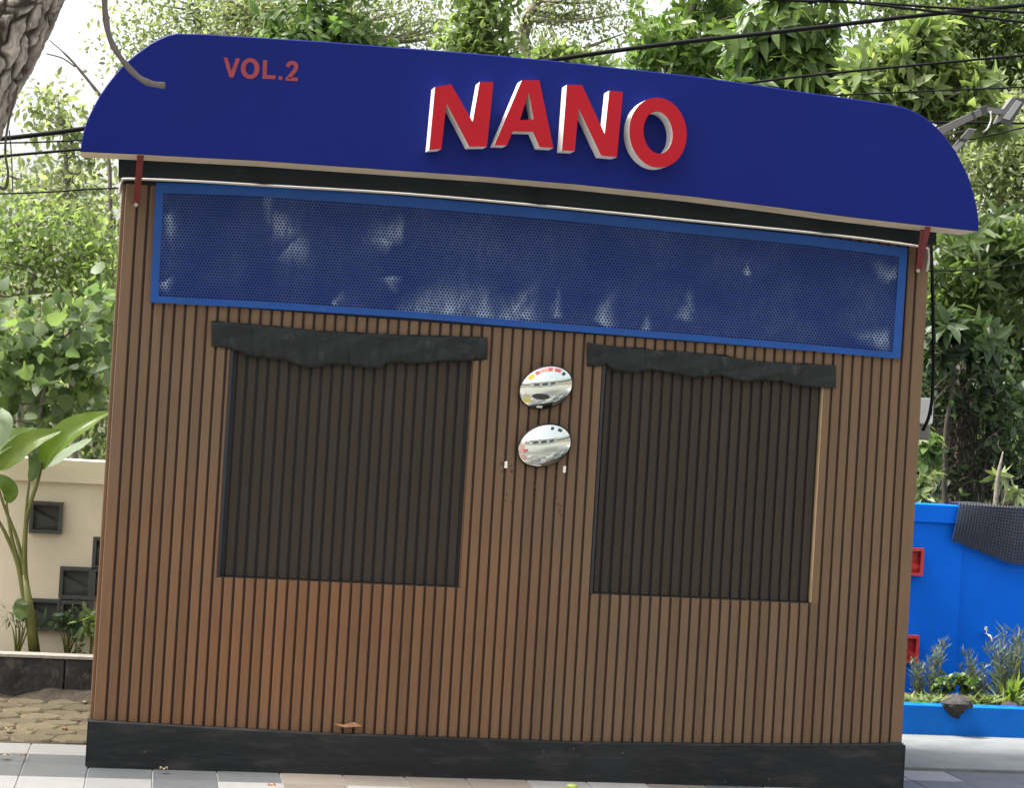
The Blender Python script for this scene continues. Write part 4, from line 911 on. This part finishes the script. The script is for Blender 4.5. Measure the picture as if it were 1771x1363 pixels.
tree('shrub', 'low bright green shrub beside the white meter box', 3.0, [(1605, 768, 28, 22), (1595, 800, 35, 12)], 'glossy', 130, .085, .5, per=6, clr=.05, limbs=6, trunk_r=.010, cat='shrub', rosette=True, droop=.6)
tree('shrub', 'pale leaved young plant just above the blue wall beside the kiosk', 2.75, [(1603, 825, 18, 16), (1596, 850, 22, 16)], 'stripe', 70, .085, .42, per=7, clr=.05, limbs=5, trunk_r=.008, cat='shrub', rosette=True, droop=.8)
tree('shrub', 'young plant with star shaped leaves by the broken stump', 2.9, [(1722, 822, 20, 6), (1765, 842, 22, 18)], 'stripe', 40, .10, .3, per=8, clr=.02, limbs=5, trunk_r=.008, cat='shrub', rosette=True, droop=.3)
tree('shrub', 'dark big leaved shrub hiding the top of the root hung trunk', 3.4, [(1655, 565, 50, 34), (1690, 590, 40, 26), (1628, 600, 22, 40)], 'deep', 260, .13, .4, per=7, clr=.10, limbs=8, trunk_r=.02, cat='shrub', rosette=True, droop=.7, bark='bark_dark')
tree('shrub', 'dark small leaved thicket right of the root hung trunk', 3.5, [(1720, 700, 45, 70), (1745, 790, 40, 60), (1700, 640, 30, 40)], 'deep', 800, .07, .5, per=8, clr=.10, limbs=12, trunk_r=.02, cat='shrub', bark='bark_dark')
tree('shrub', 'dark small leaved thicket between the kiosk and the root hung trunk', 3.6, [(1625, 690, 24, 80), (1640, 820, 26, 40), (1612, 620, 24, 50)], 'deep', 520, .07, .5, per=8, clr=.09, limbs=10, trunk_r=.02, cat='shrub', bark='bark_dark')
# root-hung trunk, broken stump
tr = empty('old_tree', at(1670, 880, 3.6), label='brown trunk wrapped in hanging roots right of the kiosk', cat='tree')
mb = MB(); P = smooth_path([at(1668, 960, 3.9), at(1668, 860, 3.9), at(1670, 760, 3.9), at(1668, 680, 3.9), at(1655, 590, 4.1), at(1650, 520, 4.4)], 8)
mb.tube([p_+Vector(rng.normal(size=3)*.010) for p_ in P], [.10-.07*(i/(len(P)-1))**.6 for i in range(len(P))], 12); mb.build('trunk', M['bark_dark'], tr, smooth=True)
mb = MB()
for k in range(240):
    y0 = rng.uniform(600, 840); sp_ = 12+38*((y0-600)/240)**1.4; x0 = rng.normal(1668, sp_); x1 = x0+rng.normal(0, 16); y1 = min(905, y0+rng.uniform(30, 150)); dy = rng.uniform(-.25, .05)
    xm = (x0+x1)/2+rng.normal(0, 9)
    mb.tube(smooth_path([at(x0, y0, 3.75+dy*.5), at(xm, (y0+y1)/2, 3.75+dy), at(x1, y1, 3.75+dy)], 4), .0015+.004*rng.random()**2, 4)
for k in range(120):
    y0 = rng.uniform(690, 860); x0 = rng.normal(1685, 42); mb.tube(smooth_path([at(x0, y0, 3.5), at(x0+rng.normal(0, 14), y0-rng.uniform(0, 20), 3.45), at(x0+rng.normal(0, 30), y0+rng.normal(0, 18), 3.5)], 3), .002, 4)
for (a, b) in (((1655, 655), (1612, 700)), ((1658, 640), (1618, 668)), ((1700, 640), (1665, 672)), ((1640, 670), (1598, 678)), ((1690, 780), (1735, 740))):
    mb.tube([at(*a, 3.4), at((a[0]+b[0])/2, (a[1]+b[1])/2-4, 3.35), at(*b, 3.3)], [.006, .005, .003], 5)
mb.build('hanging_roots', mat('root_brown', (.048, .038, .026), .9, var=.4, scale=12), tr, smooth=True)
st = empty('stump', at(1722, 880, 2.8), label='thin broken pale stump standing behind the blue wall', cat='stump')
MB().tube(smooth_path([at(1720, 920, 2.8), at(1723, 860, 2.8), at(1727, 820, 2.8), at(1735, 781, 2.8)], 4), [.016]*6+[.014, .013, .012, .011, .008, .006, .003], 7).build('stem', M['bark_grey'], st, smooth=True)
# the wood beyond: one mass
blobs = []
for k in range(150):
    px, dY = rng.uniform(-250, 2050), rng.uniform(15, 26)
    lim = 40 if px > 1080 else (560 if px < 330 else 170)
    py = rng.uniform(lim, 780) if rng.random() < .8 else rng.uniform(max(0, lim-20), lim+120)
    blobs.append(pxblob(px, py, rng.uniform(60, 130), rng.uniform(50, 100), dY))
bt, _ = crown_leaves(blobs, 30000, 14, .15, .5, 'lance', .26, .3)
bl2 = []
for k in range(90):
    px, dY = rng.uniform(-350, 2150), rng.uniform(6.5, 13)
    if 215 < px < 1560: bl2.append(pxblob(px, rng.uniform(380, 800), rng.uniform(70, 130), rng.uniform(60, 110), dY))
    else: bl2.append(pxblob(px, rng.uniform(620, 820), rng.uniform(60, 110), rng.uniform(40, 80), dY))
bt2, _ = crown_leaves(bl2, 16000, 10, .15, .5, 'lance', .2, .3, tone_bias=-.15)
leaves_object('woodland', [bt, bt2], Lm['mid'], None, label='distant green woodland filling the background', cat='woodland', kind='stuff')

# ------------------------------------------------------------------ foreground tree, upper left
YT = -1.5
ft = empty('leaning_tree', on_ground(-690, 1420), label='leaning tree trunk with flaky grey brown bark at the upper left', cat='tree')
c0 = at(22, 0, YT); c1 = at(-88, 230, YT); dv = (c0-c1).normalized()
# trunk: plated bark modelled in the surface
NA = 260; v = []; base_p = c1-dv*(c1.z/dv.z+.05)
ft.location = base_p; Ltot = (c0-base_p).length+2.4
side = dv.cross(Vector((0, 1, 0))).normalized(); fwd = side.cross(dv)
from mathutils import noise as mnoise
sa, sb = (c1-base_p).length-.25, (c0-base_p).length+.35
rings = list(np.linspace(0, sa, 40))+list(np.linspace(sa, sb, 260))[1:]+list(np.linspace(sb, Ltot, 40))[1:]; crk = []
for s in rings:
    cpt = base_p+dv*s; rad = .165*(1-.18*s/Ltot)+.10*max(0, 1-s/.5)**2
    for k in range(NA):
        a = 2*math.pi*k/NA; q = Vector((math.cos(a)*rad, math.sin(a)*rad, s))
        wv_ = Vector((mnoise.noise(q*9), mnoise.noise(q*9+Vector((5, 2, 1))), mnoise.noise(q*9+Vector((1, 8, 3)))))*.040+Vector((mnoise.noise(q*28), mnoise.noise(q*28+Vector((5, 2, 1))), mnoise.noise(q*28+Vector((1, 8, 3)))))*.012
        q2 = q+wv_; qq = Vector((q2.x*19, q2.y*19, q2.z*7.5)); q3 = Vector((q2.x*42, q2.y*42, q2.z*19))
        d_, _p = mnoise.voronoi(qq); crack = max(0.0, min(1.0, (d_[1]-d_[0])*6.0+.7*mnoise.noise(q*26)-.15)); e2_, _p2 = mnoise.voronoi(q3); fl_ = mnoise.noise(_p2[0]*5.1); ck2 = max(0.0, min(1.0, (e2_[1]-e2_[0])*4+.6*mnoise.noise(q*40)))
        lift = mnoise.noise(_p[0]*3.7)
        h_ = .015*crack+.003*lift*crack+(.0035*fl_+.004*ck2)*crack+.002*mnoise.noise(q*90)+.006*mnoise.noise(q*5)
        r_ = rad-.018+h_; v.append(cpt+side*(math.cos(a)*r_)+fwd*(math.sin(a)*r_)); crk.append(crack*(.50+.30*ck2+.40*fl_+.30*lift))
NT = len(rings)-1
f = [(i*NA+k, i*NA+(k+1) % NA, (i+1)*NA+(k+1) % NA, (i+1)*NA+k) for i in range(NT) for k in range(NA)]
tko = build('trunk', v, f, M['bark'], ft, smooth=True)
at_ = tko.data.attributes.new('plate', 'FLOAT', 'POINT'); at_.data.foreach_set('value', np.array(crk, dtype=np.float32))
tip = base_p+dv*Ltot
pth = smooth_path([base_p+dv*(Ltot-.9), at(110, -170, YT+.15), at(165, -110, YT+.1), at(179, -30, YT), at(182, 20, YT), at(189, 62, YT), at(207, 97, YT), at(234, 128, YT), at(258, 143, YT), at(285, 147.5, YT)], 6)
n = len(pth); MB().tube(pth, [.011-.001*math.sin(i*.9)-.004*max(0, .4-abs(i/n-.65)) for i in range(n)], 10).build('hanging_branch', M['branch'], ft, smooth=True, label='bare curved branch hanging in front of the sign')
e = pth[-1]; MB().tube([e+Vector((-.002, 0, 0)), e+Vector((.0015, 0, .0))], .0085, 10).build('branch_stub', M['cut_wood'], ft)
for ctrl in ([at(60, 70, YT), at(95, 78, YT+.2), at(140, 110, YT+.3), at(172, 165, YT+.35)], [at(40, 120, YT), at(85, 95, YT+.2), at(130, 120, YT+.3), at(150, 145, YT+.3)]):
    pass
lim = MB()
for k in range(6):
    a = base_p+dv*(Ltot-.2-.25*k); b = a+Vector((rng.uniform(-1.2, 1.2), rng.uniform(-1.2, .6), rng.uniform(.5, 1.3))); lim.tube(smooth_path([a, a.lerp(b, .5)+Vector((0, 0, .1)), b], 4), [.05*(1-.09*j) for j in range(9)], 6)
lim.build('limbs', M['bark_grey'], ft, smooth=True)
ctr = np.array(tip+Vector((0, -.3, .9)))
bt, _ = crown_leaves([(ctr, np.array([1.5, 1.3, .75])), (ctr+np.array([-1.0, -.2, .2]), np.array([1.1, 1.1, .6])), (np.array([-3.0, .2, 5.0]), np.array([1.7, 2.0, .8])), (np.array([-3.6, 2.2, 5.6]), np.array([1.6, 1.4, .7]))], 9000, 12, .11, .45, 'oval', .13, .4)  # the left blobs are out of view, added to shade the tiles
leaves_object('crown', [bt], Lm['mid'], ft)
# vine hanging from the trunk at the left edge
MB().tube(smooth_path([at(30, 150, YT-.10), at(14, 215, YT-.12), at(9, 262, YT-.12), at(14, 300, YT-.12), at(8, 326, YT-.12), at(-8, 318, YT-.12)], 6), [.004]*20+[.0055]*11, 6).tube(smooth_path([at(16, 225, YT-.11), at(20, 270, YT-.11), at(22, 330, YT-.11)], 5), .002, 5).build('hanging_vine', M['bark_dark'], ft, smooth=True)
tw = empty('bare_twig', at(172, 800, 5.5), label='bare forked twig crossing the white sky left of the sign', cat='twig')
MB().tube(smooth_path([at(176, 168, 5.5), at(150, 135, 5.5), at(120, 100, 5.5), at(85, 68, 5.5)], 5), [.012]*4+[.010]*4+[.008]*4+[.004]*4, 5).tube(smooth_path([at(130, 115, 5.5), at(108, 100, 5.5), at(80, 92, 5.5)], 4), .005, 5).tube([at(176, 168, 5.5), at(190, 300, 5.5), at(200, 800, 5.5)], .014, 5).build('stem', M['branch'], tw, smooth=True)

# ------------------------------------------------------------------ overhead cables
def cable(label, pts, r, Y):
    P = smooth_path([at(x, y, Y) for x, y in pts], 8); P = [P[0]+(P[0]-P[1])*60]+P+[P[-1]+(P[-1]-P[-2])*60]
    o = MB().tube(P, r, 6).build('overhead_cable', M['cable'], None, smooth=True, label=label, cat='cable', group='overhead cables'); return o
cable('thickest overhead cable, rising right from behind the letter A', [(-30, 243), (0, 240), (70, 232), (145, 222), (600, 158), (955, 103), (1150, 76), (1350, 54), (1600, 25), (1771, 8), (1830, 2)], .0125, 2.9)
cable('overhead cable just below the thickest one, meeting the sign left end low', [(-30, 273), (0, 270), (140, 258), (600, 220), (1100, 168), (1350, 136), (1500, 120), (1771, 95)], .0075, 3.0)
cable('thin overhead cable between the two thick ones at left', [(-30, 249), (5, 247), (140, 242), (600, 215), (1200, 180), (1450, 164), (1771, 150)], .0045, 3.1)
cable('thin low cable crossing the shrubs left of the kiosk', [(-30, 336), (0, 335), (100, 331), (205, 325), (700, 310), (1300, 260), (1640, 243), (1700, 236), (1771, 220)], .0045, 3.2)
cable('upper of two cables sloping down at the top right corner', [(1200, -16), (1350, -1), (1500, 4), (1620, 12), (1771, 21), (1830, 26)], .0075, 2.8)
cable('lower of two cables sloping down at the top right corner', [(1200, -26), (1400, -4), (1500, 6), (1640, 22), (1771, 38), (1830, 46)], .0075, 2.7)
cable('level cable running behind the floodlight', [(1500, 208), (1620, 211), (1700, 212), (1771, 213), (1830, 213)], .007, 3.3)
cable('thin green grey cable right of the kiosk top', [(1560, 468), (1620, 468), (1690, 466), (1771, 455), (1830, 448)], .004, 2.6)

# ------------------------------------------------------------------ lamps and meter box behind the kiosk
YF = .75
fl = empty('floodlight', at(1620, 235, YF), label='grey floodlight on a tilted arm above the right end of the sign', cat='lamp')
a, b = at(1590, 243, YF), at(1703, 190, YF)
def quadbar(a, b, w, d, name, m, parent):
    a, b = Vector(a), Vector(b); t = (b-a).normalized(); n1 = Vector((0, 1, 0))*d/2; n2 = t.cross(Vector((0, 1, 0))).normalized()*w/2
    return MB().add([a-n1-n2, a+n1-n2, a+n1+n2, a-n1+n2, b-n1-n2, b+n1-n2, b+n1+n2, b-n1+n2], [(0, 3, 2, 1), (4, 5, 6, 7), (0, 1, 5, 4), (1, 2, 6, 5), (2, 3, 7, 6), (3, 0, 4, 7)]).build(name, m, parent)
quadbar(a, b, .032, .032, 'arm', M['lamp_grey'], fl)
pr = Vector((3.28, YF, KZ+.05)); quadbar(a, pr, .032, .032, 'arm', M['lamp_grey'], fl)
quadbar(at(1696, 193, YF-.001), at(1708, 188, YF-.001), .040, .04, 'clamp', M['lamp_dark'], fl)
quadbar(at(1681, 201, YF-.001), at(1684, 199.5, YF-.001), .042, .04, 'clamp', M['lamp_dark'], fl)
quadbar(at(1706, 190, YF-.01), at(1738, 194, YF-.02), .026, .03, 'yoke', M['lamp_grey'], fl)
def head(corners, Y, th, lens, parent, m):
    P = [at(x, y, Y) for x, y in corners]; o = MB().extrude(P, (0.018, th, .01)).build('head', m, parent)
    ln_ = MB().extrude([at(x, y, Y-.004) for x, y in lens], (0, .003, 0)).build('lens', M['lamp_lens'], None); ln_.parent = o; ln_.matrix_parent_inverse = Matrix.Identity(4); return o
head([(1728, 210), (1757, 168), (1775, 172), (1748, 217)], YF-.06, .06, [(1735, 204), (1758, 172), (1768, 176), (1746, 207)], fl, M['lamp_dark'])
P = [at(x, y, YF-.03) for x, y in ((1724, 212), (1733, 192), (1752, 167), (1758, 168), (1729, 211))]; MB().extrude(P, (0, .05, 0)).build('housing', M['lamp_grey'], fl)
MB().tube(smooth_path([at(1713, 192, YF-.03), at(1714, 206, YF-.03), at(1708, 222, YF-.03), at(1700, 228, YF)], 4), .004, 6).build('wire', M['cable_white'], fl, smooth=True)
f2 = empty('floodlight', at(1650, 270, YF), label='smaller folded lamp head below the tilted floodlight arm', cat='lamp')
head([(1640, 262), (1676, 222), (1689, 224), (1654, 266)], YF+.1, .05, [(1646, 258), (1660, 244), (1668, 246), (1654, 262)], f2, M['lamp_grey'])
quadbar(at(1648, 238, YF+.095), at(1672, 242, YF+.095), .008, .01, 'strap', M['lamp_dark'], f2)
quadbar(at(1648, 262, YF+.12), Vector((3.30, YF+.12, KZ+.05)), .025, .025, 'arm', M['lamp_grey'], f2)
mx_ = empty('meter_box', at(1597, 715, .30), label='white electric meter box on the right side of the kiosk', cat='meter box')
pa = at(1607, 689, .30); pz = at(1605, 742, .30)
MB().cbox(KW+.0095, pa.x, .24, .40, pz.z+.02, pa.z, .006).build('box_body', M['box_white'], mx_)
MB().cbox(KW+.0095, pa.x-.006, .25, .39, pz.z-.05, pz.z+.016, .005).build('terminal_cover', M['lamp_grey'], mx_)
MB().box(pa.x-.012, pa.x-.006, .236, .2395, pz.z+.06, pa.z-.02).build('label_strip', M['lamp_dark'], mx_)
cb = MB().tube(smooth_path([at(1609, 405, .22), at(1612, 470, .22), at(1614, 560, .22), at(1614, 640, .22), at(1612, 690, .2), at(1606, 722, .2), at(1596, 745, .2)], 6), .0075, 6)
cb.build('drop_cable', M['cable'], None, smooth=True, label='black cable hanging down the right side of the kiosk to the meter box', cat='cable')

# ------------------------------------------------------------------ litter
def litter(name, label, pts, z, m, cat='leaf', curl=.01):
    c = sum(pts, Vector())/len(pts); v = [c+Vector((0, 0, curl*.3))]+[p_+Vector((0, 0, curl*(k % 2))) for k, p_ in enumerate(pts)]
    k = len(pts); return build(name, v, [(0, 1+i, 1+(i+1) % k) for i in range(k)], m, None, label=label, cat=cat)
def gl(px, py, w, d): 
    w, d = w*.75, d*.75; c = on_ground(px, py, .006); return [c+Vector((w*math.cos(t)*(1+.2*math.sin(3*t)), d*math.sin(t), 0)) for t in [k*math.pi/4 for k in range(8)]]
litter('fallen_leaf', 'pale curled fallen leaf on the grey tiles at the left edge', gl(8, 1307, .028, .03), 0, M['dry_pale'])
litter('fallen_leaf', 'small dark fallen leaf on the grey tiles beside the kiosk', gl(40, 1308, .016, .03), 0, M['dry'])
litter('fallen_leaf', 'small dry leaf on the tiles touching the black skirting', gl(283, 1331, .022, .02), 0, M['dry_pale'])
litter('fallen_leaf', 'dry leaf on the tiles at the bottom edge left of centre', gl(470, 1360, .022, .03), 0, M['dry'])
litter('fallen_leaf', 'pale scrap lying on the pavers next to the kiosk corner', gl(146, 1216, .010, .06), 0, M['dry_pale'])
for k, (px, py, w) in enumerate(((14, 1263, .022), (112, 1262, .016))):
    litter('fallen_leaf', ('pale fallen leaf on the pavers at the left edge', 'small brown fallen leaf on the pavers nearest the kiosk')[k], gl(px, py, w, .04), 0, M['dry_pale' if k % 2 == 0 else 'dry'])
p0, p1 = at(576, 1256, -.018), at(627, 1262, -.018)
lf = [p0+Vector((0, -.004, .010)), p0.lerp(p1, .35)+Vector((0, -.012, -.004)), p1+Vector((0, -.004, .012)), p0.lerp(p1, .7)+Vector((0, .010, .020)), p0.lerp(p1, .3)+Vector((0, .010, .004))]
zb = at(600, 1268, -.02).z
lf = [Vector((q.x, q.y, max(q.z, zb+.004))) for q in lf]
litter('fallen_leaf', 'curled brown leaf lying on top of the black skirting', lf, 0, M['dry'], curl=.004)
fc = on_ground(990, 1362, .012)
bm = bmesh.new(); bmesh.ops.create_icosphere(bm, subdivisions=2, radius=1)
for v_ in bm.verts: q = v_.co.copy(); v_.co = Vector((q.x*.024*(1+.1*q.y), q.y*.02, q.z*.013*(1-.15*q.x)))+fc
me = bpy.data.meshes.new('fallen_fruit'); bm.to_mesh(me); bm.free()
link_mesh('fallen_fruit', me, mat('fruit_green', (.22, .28, .05), .5, var=.3, scale=40), None, label='small yellow green fallen fruit at the foot of the skirting', cat='fruit')

# ------------------------------------------------------------------ house across the road, seen only in the mirrors
hs_ = empty('house', (1.5, -14, 0), label='white house behind the photographer, reflected in the oval mirrors', cat='house')
MB().box(-6, 9, -17, -10.9, -.06, 3.4).build('wall', M['house_white'], hs_)
for x in (-4.0, .3, 4.6):
    wv = MB().box(x, x+2.9, -10.89, -10.84, .9, 2.4).build('window', M['lamp_grey'], hs_)
    for x2 in (x+.1, x+1.5):
        pz_ = MB().box(x2, x2+1.3, -10.835, -10.82, 1.0, 2.3).build('pane', M['glass'], None); pz_.parent = wv; pz_.matrix_parent_inverse = Matrix.Identity(4)
MB().box(-6.5, 9.5, -10.89, -10.3, -.06, .25).build('porch_step', M['apron'], hs_)
MB().add([(-6.6, -17.6, 3.41), (9.6, -17.6, 3.41), (9.6, -10.2, 3.41), (-6.6, -10.2, 3.41), (-3, -14, 5.0), (6, -14, 5.0)], [(0, 3, 2, 1), (0, 1, 5, 4), (2, 3, 4, 5), (1, 2, 5), (3, 0, 4)]).build('roof', M['house_roof'], hs_)
